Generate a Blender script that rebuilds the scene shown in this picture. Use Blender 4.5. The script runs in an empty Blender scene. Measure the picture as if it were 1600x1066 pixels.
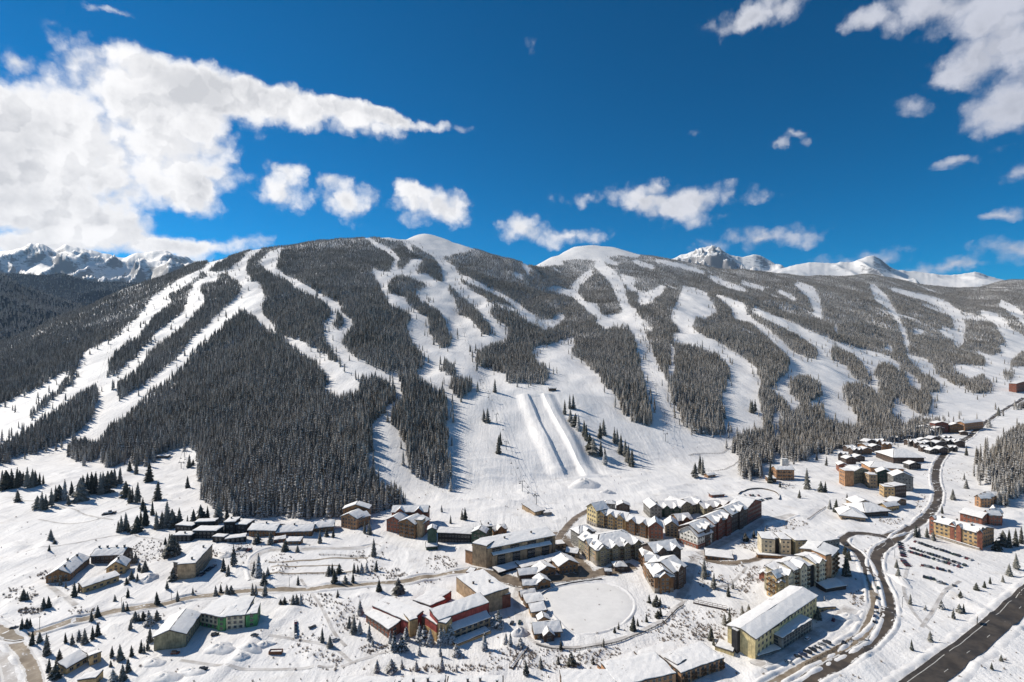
import bpy, math, random
import numpy as np
from mathutils import Vector, Matrix
R = math.radians
scene = bpy.context.scene
col = scene.collection
rnd = random.Random(7)

# ------------------------------------------------------------------ camera
EYE = 185.0                                   # drone height above the valley floor
F = 800.0                                     # focal length in photo pixels (photo is 1600 x 1066)
cam_d = bpy.data.cameras.new('camera')
cam_d.sensor_width = 36.0
cam_d.lens = 18.0
cam_d.clip_start = 1.0
cam_d.clip_end = 60000.0
cam = bpy.data.objects.new('camera', cam_d)
cam.location = (0, 0, EYE)
cam.rotation_euler = (R(90), 0, 0)
col.objects.link(cam)
scene.camera = cam

# ------------------------------------------------------------------ sun, sky, exposure
SUN_EL, SUN_AZ = 38.0, -65.0                  # degrees; azimuth from +Y (view direction), negative to the side of -X
sun_dir = Vector((math.sin(R(SUN_AZ)) * math.cos(R(SUN_EL)), math.cos(R(SUN_AZ)) * math.cos(R(SUN_EL)), math.sin(R(SUN_EL))))
sun_d = bpy.data.lights.new('sun', 'SUN')
sun_d.energy = 2.95
sun_d.angle = R(0.53)
sun_d.color = (1.0, 0.925, 0.82)
sun = bpy.data.objects.new('sun', sun_d)
sun.rotation_euler = sun_dir.to_track_quat('Z', 'Y').to_euler()
sun.location = (0, 0, 3000)
col.objects.link(sun)

scene.view_settings.view_transform = 'Standard'
scene.view_settings.look = 'None'
scene.view_settings.exposure = 0.76
scene.view_settings.gamma = 1.0
scene.view_settings.use_curve_mapping = False
scene.render.engine = 'CYCLES'
cy = scene.cycles
cy.max_bounces = 5
cy.diffuse_bounces = 3
cy.glossy_bounces = 2
cy.transparent_max_bounces = 4
cy.volume_bounces = 0
cy.use_denoising = True


class NT:
    """small helper that wires shader nodes"""
    def __init__(self, tree):
        self.t = tree
        self.t.nodes.clear()

    def n(self, kind, **kw):
        nd = self.t.nodes.new(kind)
        for k, v in kw.items():
            setattr(nd, k, v)
        return nd

    def put(self, sock, v):
        if v is None:
            return
        if hasattr(v, 'is_linked'):
            self.t.links.new(v, sock)
        else:
            sock.default_value = v

    def math(self, op, a, b=None, c=None, clamp=False):
        nd = self.n('ShaderNodeMath', operation=op, use_clamp=clamp)
        for s, v in zip(nd.inputs, (a, b, c)):
            self.put(s, v)
        return nd.outputs[0]

    def vmath(self, op, a, b=None, out=0, scale=None):
        nd = self.n('ShaderNodeVectorMath', operation=op)
        self.put(nd.inputs[0], a)
        if b is not None:
            self.put(nd.inputs[1], b)
        if scale is not None:
            self.put(nd.inputs['Scale'], scale)
        return nd.outputs[out]

    def noise(self, vec, scale, detail=3.0, rough=0.55, out='Fac', dist=0.0):
        nd = self.n('ShaderNodeTexNoise')
        self.put(nd.inputs['Vector'], vec)
        nd.inputs['Scale'].default_value = scale
        nd.inputs['Detail'].default_value = detail
        nd.inputs['Roughness'].default_value = rough
        nd.inputs['Distortion'].default_value = dist
        return nd.outputs[out]

    def ramp(self, v, lo, hi, to0=0.0, to1=1.0, smooth=True):
        nd = self.n('ShaderNodeMapRange', interpolation_type='SMOOTHSTEP' if smooth else 'LINEAR')
        self.put(nd.inputs['Value'], v)
        for k, x in (('From Min', lo), ('From Max', hi), ('To Min', to0), ('To Max', to1)):
            self.put(nd.inputs[k], x)
        return nd.outputs['Result']

    def mix(self, f, a, b):
        nd = self.n('ShaderNodeMix', data_type='RGBA')
        self.put(nd.inputs['Factor'], f)
        self.put(nd.inputs['A'], a if hasattr(a, 'is_linked') else (*a, 1))
        self.put(nd.inputs['B'], b if hasattr(b, 'is_linked') else (*b, 1))
        return nd.outputs['Result']


def px_dir(px, py):
    """azimuth and elevation (radians) of a sight line"""
    x, z = (px - 800) / F, (533 - py) / F
    return math.atan2(x, 1.0), math.atan2(z, math.hypot(x, 1.0))


world = bpy.data.worlds.new('World')
scene.world = world
world.use_nodes = True
W = NT(world.node_tree)
sky = W.n('ShaderNodeTexSky', sky_type='NISHITA')
sky.sun_disc = False
sky.sun_elevation = R(SUN_EL)
sky.sun_rotation = R(SUN_AZ)
sky.altitude = 3000
sky.air_density = 1.0
sky.dust_density = 0.15
sky.ozone_density = 4.0
hs = W.n('ShaderNodeHueSaturation')
hs.inputs['Saturation'].default_value = 1.75
hs.inputs['Value'].default_value = 0.98
hs.inputs['Hue'].default_value = 0.484
W.put(hs.inputs['Color'], sky.outputs[0])
tc = W.n('ShaderNodeTexCoord')
D = tc.outputs['Generated']
sep = W.n('ShaderNodeSeparateXYZ')
W.put(sep.inputs[0], D)
az = W.math('ARCTAN2', sep.outputs[0], sep.outputs[1])
el = W.math('ARCSINE', sep.outputs[2])
comb = W.n('ShaderNodeCombineXYZ')
W.put(comb.inputs[0], az)
W.put(comb.inputs[1], el)
P0 = comb.outputs[0]
# cloud outlines: billows on a world-direction grid, warped by two noises
w1 = W.noise(P0, 6.0, 3.0, 0.55, out='Color')
w2 = W.noise(P0, 34.0, 5.0, 0.62, out='Color')
wa = W.vmath('MULTIPLY', W.vmath('SUBTRACT', w1, (0.5, 0.5, 0.5)), (0.10, 0.05, 0))
wb = W.vmath('MULTIPLY', W.vmath('SUBTRACT', w2, (0.5, 0.5, 0.5)), (0.034, 0.026, 0))
P = W.vmath('ADD', W.vmath('ADD', P0, wa), wb)


def puff(vec):
    nd = W.n('ShaderNodeTexVoronoi', feature='F1', voronoi_dimensions='2D')
    nd.inputs['Scale'].default_value = 17.0
    nd.inputs['Detail'].default_value = 2.0
    nd.inputs['Roughness'].default_value = 0.5
    W.put(nd.inputs['Vector'], W.vmath('ADD', vec, wb))
    return nd.outputs['Distance']


CLOUDS = [  # photo px, py, half width, half height, turn (deg), weight
    (120, 205, 200, 90, 0, 1.0), (40, 285, 170, 80, 0, 1.0), (300, 150, 165, 48, 4, 1.1), (245, 112, 120, 34, -8, .75),
    (430, 158, 170, 28, -5, 1.2), (540, 172, 120, 17, -7, 1.15), (630, 184, 90, 10, -8, 1.1), (280, 240, 95, 84, 0, 1.0), (320, 298, 46, 34, 0, 1.0),
    (90, 350, 150, 44, 0, .9), (225, 372, 130, 26, -10, 1.1), (345, 380, 110, 12, 8, .9), (40, 170, 90, 60, 0, .8),
    (450, 300, 40, 38, 0, 1.15), (470, 268, 24, 20, 0, .8), (545, 316, 34, 34, 0, 1.15), (532, 284, 20, 16, 0, .7),
    (655, 324, 62, 32, 0, 1.1), (638, 296, 28, 17, 0, .8), (705, 330, 32, 26, 0, .9), (815, 358, 50, 26, -12, 1.0), (890, 372, 46, 18, 0, .9),
    (1030, 308, 150, 20, -3, 1.0), (1060, 330, 80, 24, 0, 1.0), (1028, 284, 22, 12, 0, .6), (1190, 378, 120, 17, 0, 1.0),
    (1195, 12, 95, 26, 4, .9), (1148, 40, 36, 22, 30, .7), (1470, 8, 150, 44, -8, 1.1), (1580, 70, 110, 100, 0, 1.2),
    (1490, 100, 56, 26, 0, .85), (1575, 160, 74, 40, 0, .95), (1415, 166, 42, 16, -8, .75), (1345, 30, 34, 18, 0, .55),
    (1580, 272, 56, 20, -6, .9), (1550, 342, 52, 10, 0, .8), (1585, 392, 60, 18, -6, .9), (1515, 244, 52, 11, 12, .7),
    (1208, 229, 22, 11, 0, .8), (1248, 212, 32, 7, -8, .7), (1265, 228, 14, 9, 0, .7), (1490, 424, 90, 14, 0, .8), (1330, 412, 110, 14, 4, .6),
    (830, 72, 22, 12, 20, .55), (12, 90, 30, 14, 0, .6), (185, 20, 40, 7, 0, .5), (1080, 208, 30, 9, 0, .4), (60, 385, 120, 16, 0, 1.0),
    (-160, 200, 220, 120, 0, 1.2), (-420, 320, 260, 80, 0, 1.1), (1790, 120, 170, 110, 0, 1.1), (2050, 300, 260, 60, 0, 1.0)]
total = None
for cx, cy_, rx, ry, turn, wt in CLOUDS:
    a0, e0 = px_dir(cx, cy_)
    a1, _ = px_dir(cx + rx, cy_)
    _, e1 = px_dir(cx, cy_ - ry)
    mp = W.n('ShaderNodeMapping', vector_type='TEXTURE')
    mp.inputs['Location'].default_value = (a0, e0, 0)
    mp.inputs['Rotation'].default_value = (0, 0, R(turn))
    mp.inputs['Scale'].default_value = (1.42 * (a1 - a0), 1.45 * (e1 - e0), 1)
    W.put(mp.inputs['Vector'], P)
    r = W.vmath('LENGTH', mp.outputs[0], out='Value')
    b = W.math('MULTIPLY', W.math('SUBTRACT', 1.0, r, clamp=True), wt)
    total = b if total is None else W.math('ADD', total, b)
far_n = W.noise(P0, 2.2, 5.0, 0.55)                    # extra cloud cover added out of view, to fill the shadows with white light
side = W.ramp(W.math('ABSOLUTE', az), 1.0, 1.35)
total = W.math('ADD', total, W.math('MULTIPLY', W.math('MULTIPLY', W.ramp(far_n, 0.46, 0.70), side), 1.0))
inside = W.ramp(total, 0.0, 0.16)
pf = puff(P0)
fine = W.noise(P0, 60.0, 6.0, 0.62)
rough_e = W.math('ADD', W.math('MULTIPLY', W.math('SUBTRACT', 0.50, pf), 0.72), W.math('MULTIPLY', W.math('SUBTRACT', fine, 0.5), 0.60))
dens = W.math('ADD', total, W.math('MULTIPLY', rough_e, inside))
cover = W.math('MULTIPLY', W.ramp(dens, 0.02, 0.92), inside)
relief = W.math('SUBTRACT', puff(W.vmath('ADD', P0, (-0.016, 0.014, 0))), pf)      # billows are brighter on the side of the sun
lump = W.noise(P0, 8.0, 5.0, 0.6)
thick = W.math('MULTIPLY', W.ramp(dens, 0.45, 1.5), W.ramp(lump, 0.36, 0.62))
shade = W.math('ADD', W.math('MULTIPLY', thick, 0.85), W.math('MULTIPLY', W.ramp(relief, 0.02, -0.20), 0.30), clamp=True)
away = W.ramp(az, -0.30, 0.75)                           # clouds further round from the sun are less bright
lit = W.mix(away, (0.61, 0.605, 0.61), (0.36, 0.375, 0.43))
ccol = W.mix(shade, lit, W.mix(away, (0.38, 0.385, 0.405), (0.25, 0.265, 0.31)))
bg_sky = W.n('ShaderNodeBackground')
gm = W.n('ShaderNodeGamma')
W.put(gm.inputs['Color'], W.vmath('SCALE', hs.outputs[0], scale=0.15))
gm.inputs['Gamma'].default_value = 1.18
W.put(bg_sky.inputs['Color'], W.vmath('SCALE', gm.outputs[0], scale=1.0 / 0.15))
bg_sky.inputs['Strength'].default_value = 0.062
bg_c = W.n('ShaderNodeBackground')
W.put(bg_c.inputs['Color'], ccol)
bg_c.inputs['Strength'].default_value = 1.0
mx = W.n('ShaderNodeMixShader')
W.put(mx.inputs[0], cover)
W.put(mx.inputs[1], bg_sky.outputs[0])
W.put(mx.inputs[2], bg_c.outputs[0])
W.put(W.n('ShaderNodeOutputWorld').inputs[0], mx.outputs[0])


# ------------------------------------------------------------------ helpers
def mesh(name, verts, faces, mats=(), mat_idx=None, smooth=False):
    me = bpy.data.meshes.new(name)
    me.from_pydata([tuple(v) for v in verts], [], [tuple(f) for f in faces])
    for m in mats:
        me.materials.append(m)
    if mat_idx is not None:
        me.polygons.foreach_set('material_index', np.asarray(mat_idx, dtype=np.int32))
    if smooth:
        me.polygons.foreach_set('use_smooth', np.ones(len(me.polygons), dtype=bool))
    me.update()
    return me


def link(name, data, parent=None, loc=None, rz=None):
    o = bpy.data.objects.new(name, data)
    col.objects.link(o)
    if parent is not None:
        o.parent = parent
    if loc is not None:
        o.location = loc
    if rz is not None:
        o.rotation_euler = (0, 0, rz)
    return o


def tag(o, label=None, cat=None, group=None, kind=None):
    for k, v in (('label', label), ('category', cat), ('group', group), ('kind', kind)):
        if v:
            o[k] = v
    return o


def thing(name, label, cat, loc, rz=0.0, group=None):
    o = link(name, None, None, loc, rz)
    o.empty_display_size = 2
    return tag(o, label, cat, group)


MATS = {}


def mat(name, color, rough=0.8, var=0.12, scale=0.6, spec=0.3, metal=0.0, bump=0.0, emit=None):
    """plain procedural surface: base colour broken up by two noises"""
    if name in MATS:
        return MATS[name]
    m = bpy.data.materials.new(name)
    m.use_nodes = True
    T = NT(m.node_tree)
    out = T.n('ShaderNodeOutputMaterial')
    b = T.n('ShaderNodeBsdfPrincipled')
    geo = T.n('ShaderNodeNewGeometry').outputs['Position']
    n1 = T.noise(geo, scale, 4.0, 0.6)
    n2 = T.noise(T.vmath('MULTIPLY', geo, (1, 1, 0.15)), scale * 3.2, 3.0, 0.6)
    f = T.math('ADD', T.math('MULTIPLY', n1, 0.6), T.math('MULTIPLY', n2, 0.4))
    lo = tuple(max(0, c * (1 - 2.2 * var)) for c in color)
    hi = tuple(min(1, c * (1 + 2.2 * var)) for c in color)
    T.put(b.inputs['Base Color'], T.mix(T.ramp(f, 0.3, 0.7), lo, hi))
    b.inputs['Roughness'].default_value = rough
    b.inputs['Specular IOR Level'].default_value = spec
    b.inputs['Metallic'].default_value = metal
    if bump:
        bp = T.n('ShaderNodeBump')
        bp.inputs['Strength'].default_value = bump
        bp.inputs['Distance'].default_value = 0.4
        T.put(bp.inputs['Height'], n1)
        T.put(b.inputs['Normal'], bp.outputs[0])
    T.put(out.inputs[0], b.outputs[0])
    MATS[name] = m
    return m


# numpy value noise -------------------------------------------------
_perm = np.random.RandomState(11).rand(256, 256)


def vnoise(x, y):
    xi, yi = np.floor(x).astype(int), np.floor(y).astype(int)
    fx, fy = x - xi, y - yi
    fx, fy = fx * fx * (3 - 2 * fx), fy * fy * (3 - 2 * fy)
    a = _perm[xi & 255, yi & 255]
    b = _perm[(xi + 1) & 255, yi & 255]
    c = _perm[xi & 255, (yi + 1) & 255]
    d = _perm[(xi + 1) & 255, (yi + 1) & 255]
    return (a * (1 - fx) + b * fx) * (1 - fy) + (c * (1 - fx) + d * fx) * fy - 0.5


def fbm(x, y, octaves=4, gain=0.5):
    s, a = 0, 1.0
    for i in range(octaves):
        s = s + a * vnoise(x + 17.3 * i, y + 5.9 * i)
        x, y, a = x * 2.03, y * 2.03, a * gain
    return s


def ridged(x, y, octaves=5):
    s, a, w = 0, 1.0, 1.0
    for i in range(octaves):
        n = 1 - np.abs(2 * vnoise(x + 13.1 * i, y + 7.7 * i))
        n = n * n * w
        w = np.clip(n * 1.6, 0, 1)
        s = s + a * n
        x, y, a = x * 2.1, y * 2.1, a * 0.5
    return s

# ------------------------------------------------------------------ terrain
# columns of the mountain: photo column -> (distance, height) from the toe of the slope to the ridge and down behind it
def hz(Y, py):
    return EYE + (533 - py) / F * Y


COLS = {
    -320: [(1000, 0), (1400, 60), (1800, 95), (2100, 70), (2700, 20), (6500, 20)],
    0: [(850, 0), (1100, 40), (1500, 95), (1850, hz(1850, 550)), (2050, hz(2050, 543)), (2500, 90), (3200, 30), (6500, 30)],
    100: [(840, 0), (1100, 60), (1500, 150), (1900, 235), (2300, hz(2300, 490)), (2800, 200), (3500, 80), (6500, 80)],
    200: [(830, 0), (1100, 70), (1500, 180), (2000, 310), (2500, hz(2500, 450)), (3000, 330), (3800, 150), (6500, 120)],
    300: [(790, 0), (1100, 92), (1600, 240), (2200, 440), (2700, hz(2700, 408)), (3200, 500), (4200, 300), (6500, 200)],
    400: [(690, 0), (1000, 90), (1500, 240), (2200, 470), (2900, hz(2900, 388)), (3500, 600), (4500, 400), (6500, 300)],
    520: [(610, 0), (1000, 115), (1500, 270), (2200, 500), (3050, hz(3050, 370)), (3600, 720), (4500, 500), (6500, 400)],
    600: [(610, 0), (1000, 115), (1500, 255), (2200, 480), (2800, 690), (3150, hz(3150, 369)), (3700, 780), (4500, 500), (6500, 400)],
    655: [(630, 0), (1000, 110), (1500, 235), (2200, 450), (2900, 700), (3550, hz(3550, 357)), (4000, 880), (5000, 500), (6500, 400)],
    700: [(640, 0), (1000, 105), (1500, 215), (2200, 420), (2900, 660), (3500, hz(3500, 372)), (4000, 800), (5000, 500), (6500, 400)],
    750: [(650, 0), (1000, 100), (1500, 195), (2200, 380), (2900, 610), (3400, hz(3400, 391)), (4000, 700), (5000, 500), (6500, 400)],
    800: [(660, 0), (1000, 96), (1500, 178), (2100, 320), (2700, 485), (3300, hz(3300, 406)), (3900, 640), (5000, 500), (6500, 400)],
    840: [(680, 0), (1000, 94), (1500, 170), (2100, 290), (2800, 480), (3300, 655), (4300, hz(4300, 406)), (5000, 700), (6500, 500)],
    885: [(705, 0), (1000, 92), (1500, 162), (2200, 285), (2900, 440), (3500, 610), (4200, 870), (4700, hz(4700, 386)), (5200, 900), (6500, 600)],
    930: [(730, 0), (1020, 92), (1500, 160), (2200, 285), (3000, 470), (3700, 690), (4300, 950), (4750, hz(4750, 380)), (5300, 950), (6500, 600)],
    975: [(750, 0), (1050, 90), (1500, 160), (2200, 290), (3000, 480), (3700, 700), (4700, hz(4700, 385)), (5300, 900), (6500, 600)],
    1010: [(765, 0), (1100, 90), (1500, 158), (2300, 305), (3000, 470), (3700, 690), (4500, hz(4500, 399)), (5200, 800), (6500, 600)],
    1060: [(785, 0), (1100, 82), (1500, 150), (2300, 300), (3200, 520), (4500, hz(4500, 408)), (5200, 800), (6500, 600)],
    1120: [(810, 0), (1150, 75), (1500, 138), (2300, 285), (3200, 495), (4500, hz(4500, 417)), (5200, 750), (6500, 600)],
    1220: [(870, 0), (1250, 65), (1700, 140), (2500, 285), (3500, 520), (4600, hz(4600, 427)), (5400, 700), (6500, 600)],
    1300: [(930, 0), (1400, 60), (2000, 155), (2900, 330), (3800, 555), (4800, hz(4800, 431)), (5600, 700), (6500, 600)],
    1360: [(1020, 0), (1500, 50), (2100, 140), (3000, 320), (4000, 570), (5000, hz(5000, 426)), (5600, 750), (6500, 600)],
    1440: [(1180, 0), (1700, 45), (2300, 130), (3200, 310), (4200, 540), (5000, hz(5000, 442)), (5700, 650), (6500, 550)],
    1510: [(1320, 0), (1800, 40), (2400, 120), (3300, 290), (4200, 500), (5000, hz(5000, 451)), (5700, 600), (6500, 500)],
    1560: [(1400, 0), (1900, 40), (2500, 130), (3400, 320), (4300, 560), (5200, hz(5200, 438)), (5900, 700), (6500, 600)],
    1620: [(1500, 0), (2000, 45), (2600, 140), (3500, 340), (4300, 560), (5200, hz(5200, 433)), (5900, 700), (6500, 600)],
    1920: [(1700, 0), (2200, 50), (2900, 160), (3800, 380), (5200, 800), (5900, 700), (6500, 600)],
}
YR = np.concatenate([np.arange(-250, 150, 40.0), np.arange(150, 1000, 2.6), np.arange(1000, 1800, 5.0), np.arange(1800, 3600, 9.0), np.arange(3600, 6501, 18.0)])
SN = 430
SG = np.linspace(-1.32, 1.32, SN)
WID = 260.0
GX = SG[None, :] * (YR[:, None] + WID + 60)
GY = np.repeat(YR[:, None], SN, axis=1)
UK = np.array([(k - 800) / F for k in COLS])
ZK = np.array([np.interp(YR, [0] + [a for a, _ in v], [0] + [b for _, b in v]) for v in COLS.values()])   # columns x rows
GU = np.clip(GX / np.maximum(GY, 420.0), UK[0], UK[-1])
GZ = np.empty_like(GX)
for j in range(len(YR)):
    GZ[j] = np.interp(GU[j], UK, ZK[:, j])


def blur(a, n, axis):
    k = np.hanning(2 * n + 3)[1:-1]
    k /= k.sum()
    pad = [(0, 0), (0, 0)]
    pad[axis] = (n, n)
    p = np.pad(a, pad, mode='edge')
    return np.apply_along_axis(lambda v: np.convolve(v, k, 'valid'), axis, p)


GZ = blur(GZ, 7, 1)
GZ = blur(GZ, 9, 0)
hill = np.clip(GZ / 60.0, 0, 1)
near_top = np.clip((GZ - 250) / 500.0, 0, 1)
low_s = 0.45 + 0.55 * np.clip((GZ - 120) / 200.0, 0, 1)
gully = low_s * fbm(GX / 260.0 + 3, GY / 620.0, 4, 0.5) * 62 * (1 - 0.62 * near_top) + fbm(GX / 90.0, GY / 160.0 + 9, 3) * 11 * (1 - 0.5 * near_top)
GZ = GZ + hill * gully
vall = (1 - hill)
GZ = GZ + vall * (fbm(GX / 60.0, GY / 60.0, 3) * 2.8 + fbm(GX / 15.0, GY / 15.0, 3) * 0.95)
# the ground falls a little towards the creek in front and rises under the highway bank on the far side of the bend
GZ = GZ + hill * fbm(GX / 22.0, GY / 22.0, 2) * 1.0
# snow banks, ploughed heaps and hollows of the valley floor
GZ = GZ + vall * np.clip(ridged(GX / 34.0 + 4, GY / 34.0, 4) - 0.95, 0, 1) * 2.6


def smooth01(t):
    t = np.clip(t, 0, 1)
    return t * t * (3 - 2 * t)


# level bed of the pond, and the ploughed car park
for cx_, cy_, rx_, ry_, lv in ((53.0, 356.0, 44.0, 44.0, -0.6), (340.0, 425.0, 62.0, 42.0, 0.2)):
    k_ = smooth01(1.35 - np.hypot((GX - cx_) / rx_, (GY - cy_) / ry_) * 1.0)
    k_ = np.clip(k_ * 1.6, 0, 1)
    GZ = GZ * (1 - k_) + lv * k_


def ground_z(x, y):
    """height of the terrain sheet (bilinear on its own grid)"""
    x, y = np.asarray(x, float), np.asarray(y, float)
    j = np.clip(np.searchsorted(YR, y) - 1, 0, len(YR) - 2)
    ty = np.clip((y - YR[j]) / (YR[j + 1] - YR[j]), 0, 1)
    s = x / (y + WID + 60)
    fi = np.clip((s - SG[0]) / (SG[1] - SG[0]), 0, SN - 1.001)
    i = fi.astype(int)
    tx = fi - i
    return (GZ[j, i] * (1 - tx) + GZ[j, i + 1] * tx) * (1 - ty) + (GZ[j + 1, i] * (1 - tx) + GZ[j + 1, i + 1] * tx) * ty


_march = np.concatenate([np.arange(200, 1500, 1.5), np.arange(1500, 6000, 6.0)])
_cols = {}


def at(px, py):
    """the point of the ground that a sight line meets"""
    k = round(px * 2) / 2
    if k not in _cols:
        u = (k - 800) / F
        _cols[k] = ground_z(u * _march, _march)
    u = (px - 800) / F
    zr = EYE + (533 - py) / F * _march
    hit = np.nonzero(_cols[k] >= zr)[0]
    i = hit[0] if len(hit) else len(_march) - 1
    if i > 0 and len(hit):
        a0, a1 = _cols[k][i - 1] - zr[i - 1], _cols[k][i] - zr[i]
        t = -a0 / (a1 - a0) if a1 != a0 else 0
        Y = _march[i - 1] + t * (_march[i] - _march[i - 1])
    else:
        Y = _march[i]
    return Vector((u * Y, Y, float(ground_z(u * Y, Y))))


# ------------------------------------------------------------------ snow / forest map read off the photograph and laid on the slopes
LAB = np.zeros((1066, 1700), np.uint8)          # 1 = trees, 0 = open snow; columns run from px -50 to 1650
_gx, _gy = np.meshgrid(np.arange(1700) - 50 + 0.5, np.arange(1066) + 0.5)


def poly(pts, val):
    pts = np.array(pts, float)
    x0, y0 = np.floor(pts.min(0)).astype(int) - 1
    x1, y1 = np.ceil(pts.max(0)).astype(int) + 2
    x0, x1, y0, y1 = max(x0 + 50, 0), min(x1 + 50, 1700), max(y0, 0), min(y1, 1066)
    if x1 <= x0 or y1 <= y0:
        return
    X, Yy = _gx[y0:y1, x0:x1], _gy[y0:y1, x0:x1]
    ins = np.zeros(X.shape, bool)
    for (ax, ay), (bx, by) in zip(pts, np.roll(pts, -1, 0)):
        if ay != by:
            ins ^= ((ay > Yy) != (by > Yy)) & (X < (bx - ax) * (Yy - ay) / (by - ay) + ax)
    LAB[y0:y1, x0:x1][ins] = val


def strip(pts, val, widen=1.45):
    """pts: (x, y, width) along a run"""
    P_ = np.array(pts, float)
    for a, b in zip(P_[:-1], P_[1:]):
        n = max(2, int(np.hypot(*(b - a)[:2])))
        for t in np.linspace(0, 1, n):
            x, y, w = a + (b - a) * t
            r = w / 2 * widen
            x0, x1 = int(x - r - 1) + 50, int(x + r + 2) + 50
            y0, y1 = int(y - r - 1), int(y + r + 2)
            X, Yy = _gx[max(y0, 0):y1, max(x0, 0):x1], _gy[max(y0, 0):y1, max(x0, 0):x1]
            LAB[max(y0, 0):y1, max(x0, 0):x1][(X - x) ** 2 + (Yy - y) ** 2 < r * r] = val


def zm(ox, pts):
    return [(ox + p[0] / 2.961, 340 + p[1] / 2.961, *[q / 2.961 for q in p[2:]]) for p in pts]


PA, PB, PC, PD = 0, 400, 800, 1160
# wooded mountain, foot of the woods from one side of the frame to the other
poly([(-50, 300), (1650, 300), (1650, 640), (1580, 640), (1500, 655), (1460, 662), (1392, 682), (1360, 690), (1326, 698), (1306, 704), (1297, 702), (1280, 705), (1262, 715), (1250, 722),
      (1240, 722), (1222, 715), (1208, 702), (1130, 690), (1000, 700), (800, 780), (643, 790), (622, 791), (584, 802), (531, 806), (491, 812), (461, 814), (438, 807), (400, 806), (365, 807),
      (335, 798), (318, 786), (312, 768), (314, 735), (308, 708), (292, 697), (262, 704), (240, 714), (215, 728), (200, 716), (183, 728), (169, 733), (156, 704), (150, 694), (100, 800), (-50, 800)], 1)
# far side of the first ridge
strip(zm(PA, [(230, 455, 14), (330, 415, 18), (440, 375, 14), (560, 325, 9), (670, 285, 7)]), 0)
strip(zm(PA, [(700, 262, 7), (760, 235, 6)]), 0)
# the big runs down the flank
poly(zm(PA, [(1065, 160), (1000, 175), (930, 240), (820, 290), (700, 370), (650, 450), (560, 530), (395, 618), (365, 690), (250, 770), (120, 850), (-20, 920), (-160, 1000), (-160, 1400), (300, 1400),
              (430, 1066), (500, 970), (560, 930), (640, 850), (780, 740), (840, 690), (870, 640), (890, 610), (960, 565), (1030, 500), (1080, 440), (1130, 420), (1190, 460), (1280, 525), (1280, 500),
              (1215, 455), (1218, 350), (1160, 285), (1135, 240), (1145, 195), (1225, 128), (1180, 132), (1110, 200), (1062, 240), (1000, 255), (960, 250), (1010, 215), (1065, 170)]), 0)
strip(zm(PA, [(-150, 1000, 26), (0, 880, 26), (120, 830, 16), (220, 780, 16), (300, 730, 14)]), 0)
poly(zm(PA, [(70, 978), (150, 895), (200, 845), (280, 775), (352, 690), (358, 720), (340, 765), (270, 825), (180, 905), (100, 970)]), 1)
poly(zm(PA, [(-140, 1130), (0, 1060), (130, 975), (270, 880), (370, 805), (445, 765), (460, 830), (420, 925), (370, 995), (290, 1040), (180, 1075), (60, 1110), (-140, 1190)]), 1)
poly(zm(PA, [(500, 742), (498, 680), (535, 610), (640, 535), (700, 470), (730, 435), (790, 385), (775, 350), (860, 310), (940, 245), (970, 270), (900, 300), (868, 370), (850, 430), (800, 475), (720, 535), (670, 600), (600, 665), (540, 735)]), 1)
poly(zm(PA, [(543, 848), (543, 770), (600, 730), (650, 680), (690, 615), (760, 555), (850, 495), (900, 440), (948, 380), (922, 330), (930, 300), (1000, 290), (1050, 262), (1100, 285), (1122, 335), (1080, 385), (1000, 450), (960, 500), (900, 550), (850, 600), (820, 650), (760, 700), (690, 750), (640, 790)]), 1)
poly(zm(PA, [(950, 252), (1000, 212), (1070, 172), (1120, 150), (1105, 195), (1055, 232), (1000, 250)]), 1)
poly(zm(PA, [(990, 270), (1050, 250), (1060, 265), (1010, 280)]), 1)
# second run from the ridge
poly(zm(PB, [(118, 140), (60, 160), (15, 200), (40, 235), (100, 260), (180, 310), (280, 360), (352, 415), (345, 450), (305, 490), (325, 570), (370, 630), (430, 690), (480, 730), (560, 745), (660, 770),
              (700, 760), (740, 722), (620, 718), (530, 690), (450, 640), (408, 590), (408, 540), (448, 510), (448, 470), (395, 440), (392, 402), (300, 355), (200, 298), (92, 240), (98, 195)]), 0)
poly(zm(PB, [(357, 515), (360, 455), (385, 428), (402, 470), (385, 520)]), 1)
# run that leaves the first one and crosses to the base
poly(zm(PB, [(0, 290), (38, 350), (28, 445), (100, 520), (60, 520), (0, 480)]), 0)
poly(zm(PB, [(112, 545), (180, 562), (270, 605), (330, 655), (430, 705), (560, 740), (620, 760), (480, 770), (475, 830), (400, 822), (318, 805), (315, 720), (290, 672), (200, 622), (130, 568)]), 0)
# open base of the middle face
poly(zm(PB, [(530, 232), (590, 340), (620, 390), (725, 440), (698, 510), (715, 570), (778, 645), (772, 695), (740, 722), (620, 722), (530, 690), (480, 725), (560, 742), (640, 780), (600, 890), (530, 970), (515, 1066),
              (530, 1150), (600, 1230), (720, 1320), (800, 1420), (2600, 1420), (2600, 1180), (1599, 1066), (1599, 740), (1480, 560), (1300, 600), (1200, 580), (1160, 540), (1172, 520), (1110, 470), (1060, 400), (1075, 380), (1000, 340), (948, 300),
              (940, 260), (920, 228), (860, 190), (822, 183), (862, 240), (845, 272), (800, 262), (740, 252), (775, 188), (720, 195), (680, 240), (650, 232), (662, 190), (640, 200), (620, 250), (560, 245)]), 0)
strip(zm(PB, [(505, 85, 8), (560, 125, 10), (610, 150, 10), (645, 180, 10), (660, 200, 14)]), 0)
poly(zm(PB, [(608, 355), (610, 300), (640, 262), (700, 262), (785, 300), (785, 332), (720, 352), (690, 367)]), 1)
poly(zm(PB, [(692, 372), (730, 350), (800, 395), (862, 440), (882, 500), (906, 560), (900, 597), (850, 602), (808, 560), (796, 470), (740, 430), (700, 405)]), 1)
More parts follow.
